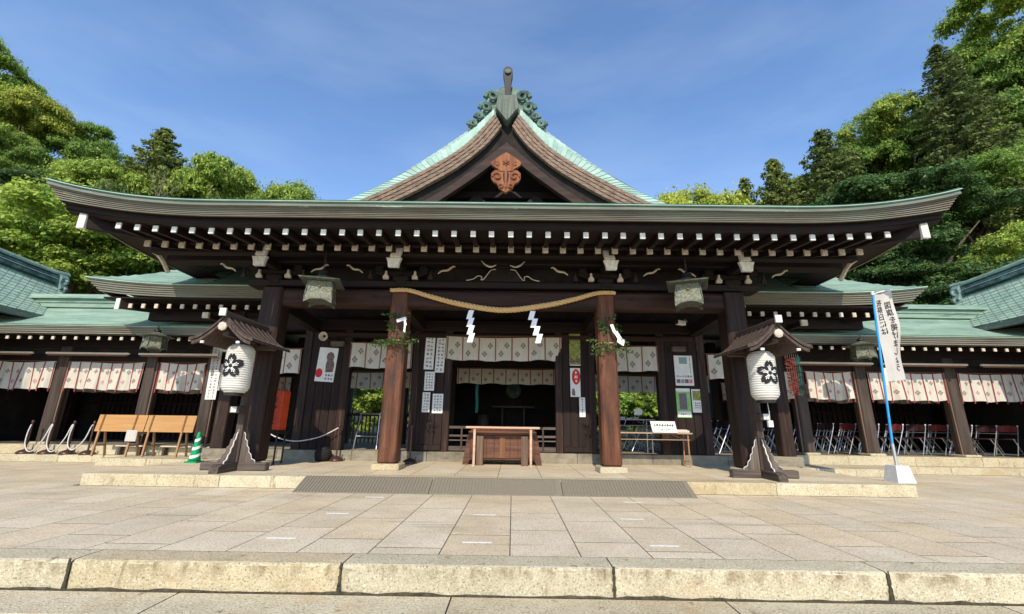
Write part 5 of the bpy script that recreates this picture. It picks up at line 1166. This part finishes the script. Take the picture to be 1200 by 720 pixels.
# ================================================================== fortune box on stand, side furniture
t = thing('fortune_box', 'tall orange-red box with black lettering on a dark stand behind the left lantern', 'box', (-4.99, 9.45, ZP))
t['label'] = 'tall orange-red box with black vertical lettering on a dark stand behind the lantern stand'
MB().cbox(-.02, .40, -.14, .18, .66, 1.48, .015).build('box', 'orange_red', t); MB().cbox(-.05, .45, -.20, .22, .60, .655, .01).build('shelf', 'black_metal', t)
for x in (0, .40):
    for y in (-.15, .17): MB().tube([(x, y, 0), (x, y, .60)], .018, 6).build('leg', 'black_metal', t)
v_, f_ = text_mesh('おみくじ', .15, True, 1.0)
MB().add([(a+.24, -.143, b+1.36) for a, b, c in v_], f_).build('lettering', 'ink', t)
t = thing('folding_stand', 'grey tube folding stand on the floor beside the lantern stand', 'stand', (-5.35, 9.6, ZP))
for y in (-.15, .15): MB().tube([(-.25, y, 0), (-.25, y, .46), (.25, y, .46), (.25, y, 0)], .016, 6).build('frame', 'table_grey', t)
MB().tube([(-.25, -.15, .46), (-.25, .15, .46)], .014, 6).build('cross_bar', 'table_grey', t)
MB().cbox(-.22, .22, -.13, .13, .462, .475, .004).build('top', 'stand_wood_x', t)
t = thing('stone_urn', 'dark round stone basin at the foot of the portrait poster panel', 'basin', (-3.98, 10.22, ZP))
MB().lathe([(.0, 0), (.14, 0), (.17, .08), (.18, .18), (.16, .26), (.13, .27), (.12, .24), (0, .22)], n=20).build('bowl', 'interior_dark', t, smooth=True); MB().lathe([(.0, .24), (.14, .265), (.10, .30), (0, .32)], n=16).build('lid', 'black_metal', t, smooth=True)
t = thing('tube_rack', 'light tubular metal rack standing in the side doorway under the curtain', 'rack', (-3.35, 11.2, .40))
for e in (-1, 1): MB().tube([(e*.28, -.1, 0), (e*.24, .1, .86)], .014, 6).build('side_tube', 'steel', t)
for z, y in ((.3, -.03), (.84, .1)): MB().tube([(-.27, y, z), (.27, y, z)], .012, 6).build('rung', 'steel', t)
# horn speakers and cameras
def horn(x, y, z, label, sg, rz=0):
    t = thing('horn_speaker', label, 'loudspeaker', (x, y, z), rz)
    b = MB().lathe([(.035, -.10), (.04, 0), (.07, .06), (.105, .11), (.11, .12), (.095, .115), (.05, .06), (0, .04)], n=16).build('horn', 'cream_paint', t, smooth=True); b.matrix_local = Matrix.Rotation(R(100), 4, 'X')
    MB().lathe([(0, .04), (.03, .05), (.02, .10), (0, .105)], n=10).build('horn_core', 'black_metal', t).matrix_local = Matrix.Rotation(R(100), 4, 'X')
    MB().cbox(-.14 if sg > 0 else .03, -.03 if sg > 0 else .14, .0, .12, -.05, .05, .02).build('driver', 'thread_red', t)
    MB().tube([(0, .05, 0), (0, .22, .03)], .02, 6).build('bracket', 'black_metal', t)
horn(-4.30, 10.30, 3.02, 'pale round horn speaker above the portrait poster', 1)
horn(-6.18, 9.6, 2.62, 'pale round horn speaker under the eave beside the lantern roof ridge', 1, R(20))
t = thing('camera_unit', 'small white security camera on a bracket under the inner beam', 'camera', (4.02, 9.6, 3.30), R(25))
MB().cbox(-.13, .10, -.055, .055, -.05, .05, .015).build('housing', 'white_plastic', t); MB().lathe([(0, 0), (.045, 0), (.045, .03), (.03, .035), (0, .03)], n=12).build('lens', 'black_metal', t).matrix_local = Matrix.Translation((-.13, 0, 0)) @ Matrix.Rotation(R(-90), 4, 'Y'); MB().tube([(.05, 0, .05), (.20, .1, .13), (.45, .25, .13)], .018, 6).build('bracket', 'grey_plastic', t)
t = thing('wall_box', 'small grey light box at the top of the wall panel above the cream poster', 'box', (4.22, 10.40, 2.78)); MB().cbox(-.16, .16, -.04, .12, 0, .12, .015).build('case', 'stand_wood_x', t)
t = thing('wall_box', 'small grey light box above the portrait poster', 'box', (-4.02, 10.40, 2.80)); MB().cbox(-.16, .16, -.04, .12, 0, .12, .015).build('case', 'stand_wood_x', t)
# strings of paper cranes
t = thing('paper_cranes', 'strings of red and green paper cranes hung beside the right paper lantern', 'paper cranes', (6.95, 10.45, 2.72)); t['label'] = 'strings of red and green folded paper cranes hung behind the white lantern by the chairs'
for k in range(7):
    mb = MB(); rg = random.Random(40+k); x = -.16+.05*k
    MB().tube([(x, 0, .05), (x, 0, -1.0+.05*k)], .003, 4).build('string', 'rope_white', t)
    for j in range(24):
        z = -.03-.037*j-.02*rg.random()-.04*(k % 3); a = rg.uniform(0, 6.28); d = Vector((math.cos(a), math.sin(a), 0))*.045
        mb.add([(x+d.x, d.y, z+.02), (x-d.y*.3, d.x*.3, z-.02), (x-d.x, -d.y, z+.025), (x+d.y*.3, -d.x*.3, z)], [(0,1,2),(0,2,3)])
    mb.build('crane_string', 'thread_green' if k > 4 else 'thread_red', t)

# ================================================================== tables
def table(name, label, x0, x1, y0, y1, z, h_, m='table_top', legm='steel', group=None):
    t = thing(name, label, 'table', ((x0+x1)/2, (y0+y1)/2, z), 0, group); a, b = (x1-x0)/2, (y1-y0)/2
    MB().cbox(-a, a, -b, b, h_-.03, h_, .006).build('table_top', m, t)
    MB().cbox(-a+.05, a-.05, -b+.04, b-.04, h_-.16, h_-.145, .004).build('under_shelf', m, t)
    for e in (-1, 1):
        for f in (-1, 1): MB().tube([(e*(a-.10), f*(b-.04), 0), (e*(a-.09), f*(b-.05), h_-.03)], .015, 6).build('leg', legm, t)
        MB().tube([(e*(a-.10), -b+.04, .12), (e*(a-.10), b-.04, .12)], .010, 6).build('stretcher', legm, t); MB().tube([(e*(a-.12), 0, h_-.15), (e*(a-.40), 0, h_-.04)], .010, 6).build('brace', legm, t)
    return t
table('folding_table', 'brown topped folding table with white notice in front of the green posters', 2.42, 4.18, 9.92, 10.30, ZP, .72, legm='pine_leg')
table('folding_table', 'grey topped table inside the side doorway behind the brown folding table', 2.45, 3.70, 10.9, 11.4, .40, .80, m='table_grey')
t = thing('table_notice', 'white notice sheet with a line of lettering draped over the brown table front', 'notice', (3.52, 9.93, .905))
mb = MB().grid(lambda u, v: (-.27+.54*u+.05*v, -.05-.02*math.sin(u*3.1)-.10*v*0, .24*(1-v)), [i/8 for i in range(9)], [0, .5, 1.0]); mb.build('sheet', 'paper', t); MB().cbox(-.20, .25, -.03, .0, 0, .20, .004).build('prop', 'grey_plastic', t)
g_ = MB(); glyphs(g_, -.21, .24, .12, .19, -.075, 8, 1, .22, random.Random(51)); stuff(g_.build('writing', 'ink', t))
g_ = MB(); glyphs(g_, -.05, .15, .04, .09, -.075, 4, 1, .2, random.Random(52)); stuff(g_.build('writing', 'thread_green', t))
t = thing('paper_tray', 'shallow pale tray with papers at the end of the brown table', 'tray', (3.98, 10.08, .905)); MB().cbox(-.16, .16, -.10, .10, 0, .05, .006).build('tray', 'lamp_rail', t); MB().cbox(-.12, .12, -.08, .08, .05, .065, .004).build('papers', 'paper', t)
t = thing('sign_card', 'small white card on a stick standing on the grey table', 'sign', (3.33, 11.05, 1.20)); MB().tube([(0, 0, 0), (0, 0, .12)], .01, 6).build('stick', 'grey_plastic', t); MB().cbox(-.10, .10, -.01, .01, .10, .24, .004).build('card', 'paper', t)
for k in range(5):
    t = thing('leaflet_stack', 'small stack of pale leaflets on the grey table', 'leaflets', (2.6+.16*k, 11.08, 1.20), R(7*k), 'leaflet stacks on the grey table'); MB().cbox(-.06, .06, -.08, .08, 0, .03+.01*(k % 3), .004).build('stack', 'flag_cloth', t)

# ================================================================== folding chairs
ch = thing('folding_chair', 'maroon folding chair with steel tube legs', 'chair', (0, 0, 0), 0, 'folding chairs under the corridor roof')
# faces -X before turning: main tubes run from the back top down to the front foot
for s in (-1, 1):
    MB().tube([(.20, s*.205, .78), (.16, s*.205, .66), (-.22, s*.205, .015)], .012, 6).build('front_leg', 'steel', ch); MB().tube([(-.16, s*.185, .44), (.22, s*.185, .015)], .012, 6).build('rear_leg', 'steel', ch)
    MB().lathe([(0, .765), (.018, .77), (.018, .79), (0, .80)], n=8).build('end_cap', 'white_plastic', ch).location = (.20, s*.205, 0)
MB().tube([(-.20, -.205, .05), (-.20, .205, .05)], .009, 6).build('front_stretcher', 'steel', ch); MB().tube([(.19, -.185, .05), (.19, .185, .05)], .009, 6).build('rear_stretcher', 'steel', ch); MB().tube([(.10, -.205, .58), (.10, .205, .58)], .008, 6).build('back_stretcher', 'steel', ch)
MB().cbox(-.22, .16, -.18, .18, .42, .455, .014).build('seat', 'maroon_dark', ch); MB().grid(lambda u, v: (.185+.02*math.cos(u*3)-.05*(1-v)+.012, u*.19, .62+.17*v+.012*math.cos(u*3)*v), [-1, -.6, -.2, .2, .6, 1], [0, .5, 1]).build('backrest', 'maroon_dark', ch)
first = True; rgc = random.Random(4)
zones = [('with steel tube legs, in rows in the corridor behind the flag pole', 'folding chairs in the chair-side corridor', [(7.35+.62*i+.1*(j % 2), 12.25+.62*j, .385) for j in range(3) for i in range(11)]),
         ('with steel tube legs, in the hall bay behind the paper cranes', 'folding chairs in the outer hall bay', [(4.85+.55*i+.1*(j % 2), 11.3+.6*j, .405) for j in range(3) for i in range(4)]),
         ('with steel tube legs, inside the hall behind the grey table', 'folding chairs in the hall beside the altar', [(2.5+.42*i, 11.75+.55*j, .405) for j in range(3) for i in range(5)])]
for lb, gp, spots in zones:
    for (x, y, z) in spots:
        o = ch if first else copy_tree(ch); first = False
        o.location = (x+rgc.uniform(-.03, .03), y+rgc.uniform(-.03, .03), z); o.rotation_euler = (0, 0, R(rgc.uniform(14, 26))); o['label'] = 'maroon folding chair '+lb; o['group'] = gp
        red = y < 12.4 and z < .39 and x > 9 and rgc.random() < .6
        for q in o.children:
            if q.name.startswith('backrest'): q.material_slots[0].link = 'OBJECT'; q.material_slots[0].material = MATS['maroon' if red else 'maroon_dark']
        if red: o['label'] = 'folding chair with bright red backrest in the front row behind the flag pole'

# ================================================================== banner flag on a concrete foot
fg = thing('banner_flag', 'white vertical banner with black brush lettering on a blue pole in a concrete foot', 'flag', (6.78, 7.86, ZP))
MB().prism([(-.15, -.15), (.15, -.15), (.15, .15), (-.15, .15)], lambda u, v: (u, v, 0), lambda u, v: (u*.74, v*.74, .27)).build('foot', 'concrete', fg)
MB().tube([(0, 0, .26), (0, 0, .62)], .024, 8).build('socket', 'steel', fg); pl = MB().tube([(0, 0, .60), (.10, 0, 2.0), (.22, .02, 3.33)], .019, 8).build('pole', 'blue_pole', fg)
MB().tube([(.112, 0, 1.60+.02), (.13, 0, 1.92)], .021, 8).build('pole_sleeve', 'white_plastic', fg); MB().lathe([(0, 0), (.028, 0), (.028, .06), (0, .07)], n=10).build('pole_cap', 'white_plastic', fg).location = (.22, .02, 3.30)
MB().tube([(.22, .02, 3.32), (.60, .0, 3.42)], .010, 6).build('cross_rod', 'white_plastic', fg)
def flag_pt(u, v):       # u 0..1 across from the pole, v 0..1 down
    z = 3.30-1.62*v+.10*u*(1-v*.6); x = .245-.118*v+u*(.34+.03*v)
    return (x, .015+.035*math.sin(5*v+3*u)+.025*u*math.sin(11*v), z)
MB().grid(flag_pt, [i/8 for i in range(9)], [i/26 for i in range(27)]).build('cloth', 'flag_cloth', fg, smooth=True)
for k in range(3): u = .1+.4*k; a = flag_pt(u, 0); MB().tube([(a[0], a[1], a[2]), (.22+.38*u, .02-.02*u, 3.325+.095*u)], .007, 5).build('tab', 'white_plastic', fg)
def flag_text(body, u0, v0, v1, w_):
    vs_, fs_ = text_mesh(body, 1.0, True, 1.0)
    xs_ = [q[0] for q in vs_]; zs_ = [q[1] for q in vs_]; zx, zn = max(zs_), min(zs_); hw = max(abs(min(xs_)), max(xs_))
    out = []
    for a, b, c in vs_:
        u = u0-a/hw*w_; v = v0+(zx-b)/(zx-zn)*(v1-v0); q = flag_pt(u, v); out.append((q[0], q[1]-.006, q[2]))       # seen from the back: mirrored
    return MB().add(out, fs_)
flag_text('祝祭日には', .27, .07, .48, .155).build('lettering', 'ink', fg); flag_text('国旗を掲げましょう', .70, .12, .90, .155).build('lettering', 'ink', fg)

# ================================================================== altar things inside
t = thing('altar_table', 'dark altar table with pale edges deep inside the hall', 'table', (.25, 14.6, .40))
MB().cbox(-.7, .7, -.2, .2, 1.15, 1.20, .008).build('table_top', 'stand_wood_x', t)
for x in (-.35, .35): MB().cbox(x-.03, x+.03, -.1, .1, 0, 1.15, .006).build('leg', 'stand_wood', t)
t = thing('hanging_cloth', 'narrow teal cloth strip hanging inside the altar room', 'cloth', (-.85, 13.4, 1.35)); MB().grid(lambda u, v: (u*.04+.01*math.sin(v*6), .01*math.sin(u*3), .82*v), [-1, 0, 1], [i/8 for i in range(9)]).build('strip', 'teal_cloth', t); MB().tube([(0, 0, .82), (0, 0, 1.0)], .006, 5).build('cord', 'rope_white', t)
t = thing('altar_drum', 'dark round drum standing inside the altar room', 'drum', (-.72, 14.4, .40)); MB().lathe([(.16, .0), (.20, .3), (.22, .62), (.18, .9), (0, .95)], n=16).build('shell', 'stand_wood', t, smooth=True)
t = thing('altar_mirror', 'round altar mirror on a dark stand deep inside the hall', 'mirror', (.25, 15.2, .40))
MB().lathe([(0, 0), (.26, 0), (.26, .04), (0, .05)], n=24).build('disc', 'copper_dark', t).matrix_local = Matrix.Translation((0, 0, 1.75)) @ Matrix.Rotation(R(90), 4, 'X'); MB().cbox(-.3, .3, -.15, .15, 0, 1.46, .01).build('stand', 'interior_dark', t)

# ================================================================== hill, trees, hedges
struct(MB().box(-60, 60, 15.0, 60, -.3, -.06).build('garden_ground', 'forest_floor'))
def hill_z(x, y):
    a = max(0, abs(x)-13.5); h_ = .52*a-.0028*a*a if a < 60 else 21
    b = max(0, y-19); h2 = min(b, 40)*.30
    edge = min(1, max(0, (y-15.5)/5)); return (h_*.95+h2*min(1, a/9+.15))*edge-.05
hill = struct(MB().grid(lambda x, y: (x, y, hill_z(x, y)), [-110+5*i for i in range(45)], [15.6, 17, 19, 22, 26, 30, 36, 44, 55, 70, 90]).build('hillside', 'forest_floor'))
def leaf_cloud(centers, radii, n_each, size, rng, flat=.75, droop=0., up_bias=.35):
    """numpy quads scattered over the shells of many clumps"""
    V = []; rm = float(np.mean(radii))
    for c, r_ in zip(centers, radii):
        n = max(12, int(n_each*(.35+.65*(r_/rm)**2)))
        d = rng.normal(size=(n, 3)); d /= np.linalg.norm(d, axis=1)[:, None]; d[:, 2] = np.where(d[:, 2] < -.25, -d[:, 2]*.6, d[:, 2])
        rr = r_*np.where(rng.random(n) < .16, 1.0+.55*rng.random(n), .35+.70*rng.random(n)**.55)
        ax_ = rng.normal(size=3); ax_[2] = abs(ax_[2])*.4; ax_ /= np.linalg.norm(ax_); st = .75+.7*rng.random()
        off = d*rr[:, None]*np.array([1, 1, flat]); off += (off@ax_)[:, None]*ax_*(st-1)
        pos = c+off; pos[:, 2] -= droop*np.hypot(d[:, 0], d[:, 1])*r_
        nrm = d+rng.normal(size=(n, 3))*.55; nrm[:, 2] += up_bias; nrm /= np.linalg.norm(nrm, axis=1)[:, None]
        t = np.cross(nrm, rng.normal(size=(n, 3))); t /= np.linalg.norm(t, axis=1)[:, None]; b = np.cross(nrm, t)
        s = size*(.45+1.0*rng.random(n)**1.5)[:, None]; q = np.stack([pos-t*s*.75, pos-b*s*.45+nrm*s*.10, pos+t*s*.75, pos+b*s*.45+nrm*s*.10], axis=1); V.append(q)
    return np.concatenate(V).reshape(-1, 3)
def quad_mesh(name, V):
    n = len(V)//4; me = bpy.data.meshes.new(name); me.vertices.add(len(V)); me.vertices.foreach_set('co', V.astype(np.float32).ravel())
    me.loops.add(len(V)); me.loops.foreach_set('vertex_index', np.arange(len(V), dtype=np.int32)); me.polygons.add(n)
    me.polygons.foreach_set('loop_start', np.arange(0, len(V), 4, dtype=np.int32)); me.polygons.foreach_set('loop_total', np.full(n, 4, dtype=np.int32)); me.update(calc_edges=True); me.validate(); return me
def broadleaf(seed, H_=12., Rc=4.2, ncl=230, n_each=330, size=.13):
    rng = np.random.default_rng(seed); cs_, rs_ = [], []
    trunk = MB(); pts = [(0, 0, -1.2), (.1, 0, H_*.2), (-.05, .1, H_*.42)]; trunk.tube(pts, [.36, .30, .22], 8)
    nb = 9
    for k in range(nb):
        a = k*2.4+rng.random()*.5; z0 = H_*(.28+.05*(k % 4)); ln = Rc*(.55+.4*rng.random()); tip = np.array([math.cos(a)*ln*.8, math.sin(a)*ln*.8, H_*(.50+.16*rng.random())])
        trunk.tube([(0, 0, z0), (tip[0]*.4, tip[1]*.4, z0+(tip[2]-z0)*.55), tuple(tip)], [.15, .09, .03], 5)
    lobes = [(np.array([0, 0, H_*.72]), Rc*.62)]+[(np.array([math.cos(a)*Rc*.55*(0.7+.5*rng.random()), math.sin(a)*Rc*.55*(0.7+.5*rng.random()), H_*(.48+.34*rng.random())]), Rc*(.38+.16*rng.random())) for a in np.arange(7)*.9+rng.random()]
    while len(cs_) < ncl:
        c, r_ = lobes[rng.integers(len(lobes))]; d = rng.normal(size=3); d /= np.linalg.norm(d); d[2] = abs(d[2])*.9-.25
        cs_.append(c+d*r_*np.array([1, 1, .85])*(.80+.3*rng.random())); rs_.append(Rc*(.09+.09*rng.random()))
    return quad_mesh('crown', leaf_cloud(cs_, rs_, n_each, size, rng)), trunk.mesh('trunk', True)
def conifer(seed, H_=18., Rc=3.2, levels=26, size=.22, droop=.35, n_each=95):
    rng = np.random.default_rng(seed); cs_, rs_ = [], []
    trunk = MB(); trunk.tube([(0, 0, -1.5), (0, 0, H_*.5), (0, 0, H_*.98)], [.34, .22, .04], 8)
    for l in range(levels):
        f = l/(levels-1); z = H_*(.20+.80*f); R0 = Rc*(1-f)**.75*(.75+.4*rng.random())+.15; nb = max(4, int(9*(1-f)+4))
        for k in range(nb):
            a = 2*math.pi*k/nb+l*1.1+rng.random()*.6; R1 = R0*(.65+.5*rng.random())
            trunk.tube([(0, 0, z), (math.cos(a)*R1*.95, math.sin(a)*R1*.95, z-R1*droop)], [.045, .012], 4, cap=False)
            for q in np.linspace(.35, 1, max(2, int(R1/.7)+1)):
                cs_.append(np.array([math.cos(a)*R1*q, math.sin(a)*R1*q, z-R1*q*droop+.1])); rs_.append((.26+.22*rng.random())*(.6+.5*(1-f)))
    return quad_mesh('crown', leaf_cloud(cs_, rs_, n_each, size, rng, flat=.6, droop=.25)), trunk.mesh('trunk', True)
def baretree(seed, H_=9.):
    rng = np.random.default_rng(seed); mb = MB(); tips = []
    def br(p, d, ln, r_, lv):
        q = p+d*ln; mb.tube([tuple(p), tuple(p+d*ln*.5+rng.normal(size=3)*ln*.04), tuple(q)], [r_, r_*.8, r_*.6], 5, cap=False)
        if lv == 0: tips.append(q); return
        for k in range(3):
            d2 = d+rng.normal(size=3)*.42; d2[2] += .15; d2 /= np.linalg.norm(d2); br(q, d2, ln*.72, r_*.58, lv-1)
    br(np.array([0, 0, -1.]), np.array([0, 0, 1.]), H_*.36, .17, 5)
    return quad_mesh('crown', leaf_cloud(tips[::2], [.35]*len(tips[::2]), 14, .16, rng)), mb.mesh('trunk', True)
TK = {'A': broadleaf(1), 'B': broadleaf(2, 11, 4.6, 230, 320, .115), 'C': broadleaf(3, 13, 3.8, 230, 320, .11), 'D': broadleaf(9, 9, 4.0, 220, 300, .11), 'K': conifer(4, 18, 3.0, 46, .13, .22, 62), 'L': conifer(5, 14, 3.6, 36, .14, .10, 70), 'Z': baretree(6)}
TOP = {k: max(max(v.co.z for v in a.vertices) if k != 'Z' else 0, max(v.co.z for v in b.vertices)) for k, (a, b) in TK.items()}
def tree(kind, x, y, z_top, m, label, group=None, wide=1.0, rz=None, sink=0, bark='bark'):
    Hn = TOP[kind]
    z0 = hill_z(x, y)-sink; sc = (z_top-z0)/Hn
    t = thing('cedar_tree' if kind in 'KL' else ('bare_tree' if kind == 'Z' else 'broadleaf_tree'), label, 'tree', (x, y, z0), random.uniform(0, 6.28) if rz is None else rz, group)
    t.scale = (sc*wide, sc*wide, sc); cm, tm = TK[kind]
    for nm, me, mm in (('crown', cm, m), ('trunk', tm, bark)):
        if not me.materials: me.materials.append(MATS[mm])
        o = bpy.data.objects.new(nm, me); COL.objects.link(o); o.parent = t; o.material_slots[0].link = 'OBJECT'; o.material_slots[0].material = MATS[mm]
    return t
gl, gr_ = 'trees on the hillside behind the desk-side corridor', 'trees on the hillside behind the chair-side corridor'
LT = [('C', -44.4, 31, 31.5, 'leaf_bright', 'tall yellow-green broadleaf tree highest on the hill behind the writing desks', 0.75),
      ('A', -37.4, 29, 26.1, 'leaf_yellow', 'yellow-topped broadleaf tree stepping down from the tallest hill tree', 0.62),
      ('C', -35.6, 31, 24.3, 'leaf_mid', 'mid-green glossy tree on the ridge before the olive conifer', 0.75),
      ('D', -32.1, 31, 22.6, 'leaf_mid', 'low green crown on the ridge beside the olive conifer', 0.6),
      ('L', -24.1, 26, 20.6, 'leaf_olive', 'dark olive conifer with pointed top behind the eave corner', 1.15),
      ('Z', -19.4, 23, 15.5, 'leaf_olive', 'nearly bare grey-branched tree above the eave corner', .55),
      ('D', -23.3, 29, 19.5, 'leaf_olive', 'small brownish-green treetop beside the bare tree', 0.6),
      ('A', -19.9, 27, 18.9, 'leaf_bright', 'bright yellow-green tree above the main eave', 0.55),
      ('B', -17.6, 29, 18.4, 'leaf_bright', 'bright round tree half hidden by the main eave', 0.55),
      ('A', -34.6, 26, 20.5, 'leaf_bright', 'sunlit yellow-green tree halfway up the hill behind the corner building', 0.7),
      ('C', -29.7, 25, 17.5, 'leaf_mid', 'dense green tree on the slope above the corner building', 0.8),
      ('B', -25.2, 24, 16.2, 'leaf_bright', 'bright rounded tree in front of the ridge trees above the corridor ridge', 0.7),
      ('D', -25.3, 20, 12.2, 'leaf_mid', 'leafy green tree close behind the corner building roof', 1),
      ('D', -20.2, 19, 11.4, 'leaf_bright', 'light green leafy tree just behind the corridor ridge', 1.1),
      ('D', -17.8, 19.5, 10.3, 'leaf_bright', 'small light green tree between corridor ridge and wing roof', 1),
      ('D', -24.4, 21, 12.1, 'leaf_bright', 'light green tree above the corridor ridge', 0.9),
      ('C', -39.5, 27, 22.6, 'leaf_dark', 'dark shaded tree at the slope edge beyond the corner roof', 0.8),
      ('C', -27.9, 23, 14.7, 'leaf_dark', 'dark shaded tree low on the slope behind the corner building', 1)]
for k, x, y, zt, m, lb, wd in LT: tree(k, x, y, zt, m, lb, gl, wd, bark='bark_pale' if k == 'Z' else 'bark')
RT = [('K', 30.9, 26, 28.3, 'leaf_conifer', 'tall dark cedar with pointed crown rising behind the flag', 1.15),
      ('C', 45.1, 31, 39.4, 'leaf_bright', 'very tall green broadleaf tree beyond the tall cedar', 0.75),
      ('A', 43.3, 33, 34.9, 'leaf_mid', 'green broadleaf tree behind the tall cedar', 0.6),
      ('L', 21.7, 26.5, 21.4, 'leaf_conifer', 'broad dark conifer above the eave end', 1.05),
      ('L', 18.3, 27, 19.4, 'leaf_olive', 'olive conifer with pointed top above the main eave', 0.9),
      ('L', 16.7, 28, 18.5, 'leaf_conifer', 'small dark conifer tip above the main eave', 0.7),
      ('B', 31.5, 31, 27.0, 'leaf_bright', 'light green airy tree between the two dark conifers', 0.62),
      ('A', 29.7, 32, 25.0, 'leaf_mid', 'mid-green crown showing between broad conifer and airy tree', 0.6),
      ('A', 13.1, 30, 19.0, 'leaf_yellow', 'low yellow-green treetop just showing beside the gable', 0.6),
      ('D', 16.0, 30, 18.7, 'leaf_bright', 'small light green treetop above the main eave', 0.6),
      ('D', 21.9, 30, 20.7, 'leaf_mid', 'green treetop between olive conifer and broad conifer', 0.6),
      ('A', 35.5, 27, 25.0, 'leaf_mid', 'leafy green tree filling the slope beside the cedar trunk', 0.7),
      ('C', 21.6, 24, 15.7, 'leaf_dark', 'dark shaded tree below the broad conifer', 1.2),
      ('C', 24.4, 23.5, 14.8, 'leaf_dark', 'dark tree under the tall cedar on the slope', 1.2),
      ('A', 33.2, 25, 19.6, 'leaf_mid', 'green tree on the slope under the tallest tree', 0.8),
      ('D', 24.2, 19.5, 10.8, 'leaf_bright', 'bright green rounded tree above the corner building ridge', 0.8),
      ('C', 18.6, 20, 9.7, 'leaf_dark', 'dark glossy tree behind the wing roof', 1.2),
      ('D', 20.0, 19, 8.9, 'leaf_dark', 'dark leafy tree close behind the corridor ridge by the flag', 1.1),
      ('B', 28.9, 25, 17.9, 'leaf_mid', 'green rounded tree over the corner building', 0.8),
      ('C', 18.2, 22, 12.0, 'leaf_dark', 'dark tree low behind the eave end', 1.1)]
for k, x, y, zt, m, lb, wd in RT: tree(k, x, y, zt, m, lb, gr_, wd, bark='bark_pale' if k == 'K' else 'bark')
# undergrowth over the slope
rng = np.random.default_rng(77); cs_ = []
for _ in range(900):
    s = rng.choice([-1, 1]); x = s*rng.uniform(13.5, 60); y = rng.uniform(16.5, 36); cs_.append(np.array([x, y, hill_z(x, y)+.4]))
stuff(link('undergrowth', quad_mesh('undergrowth', leaf_cloud(cs_, rng.uniform(.7, 1.5, len(cs_)), 60, .34, rng)), 'leaf_dark')); tag(bpy.data.objects['undergrowth'], 'dark leafy undergrowth covering the wooded slopes', 'undergrowth')
# clipped garden bushes seen through the hall
rng = np.random.default_rng(78)
for (x, y, r_, zt, m, lb) in ((-8.4, 24.0, 2.0, 4.0, 'leaf_bright', 'bright sunlit hedge bush seen through the doorway beside the portrait poster'), (-12.2, 24.0, 2.0, 4.2, 'leaf_yellow', 'yellow-green bush seen behind the orange fortune box'), (8.6, 24.2, 2.0, 3.9, 'leaf_bright', 'green garden bush seen over the grey table'), (12.4, 24.0, 2.0, 4.0, 'leaf_yellow', 'yellow-lit bush seen between wall panel and lantern pillar'), (-5.2, 24.6, 1.8, 3.6, 'leaf_bright', 'light green hedge bush behind the slatted fence'), (5.6, 24.6, 1.8, 3.3, 'leaf_mid', 'garden bush behind the hall near the altar room')):
    n_ = 80; d = rng.normal(size=(n_, 3)); d /= np.linalg.norm(d, axis=1)[:, None]; c_ = d*np.array([r_, r_*.8, zt*.42])*rng.uniform(.6, 1, (n_, 1))+np.array([0, 0, zt*.5])
    t = thing('garden_bush', lb, 'bush', (x, y, 0), 0, 'garden bushes behind the hall'); link('foliage', quad_mesh('foliage', leaf_cloud(list(c_), [.42]*n_, 150, .13, rng)), m, t); MB().tube([(0, 0, -.1), (.05, 0, zt*.6)], [.06, .03], 6).build('stem', 'bark', t)
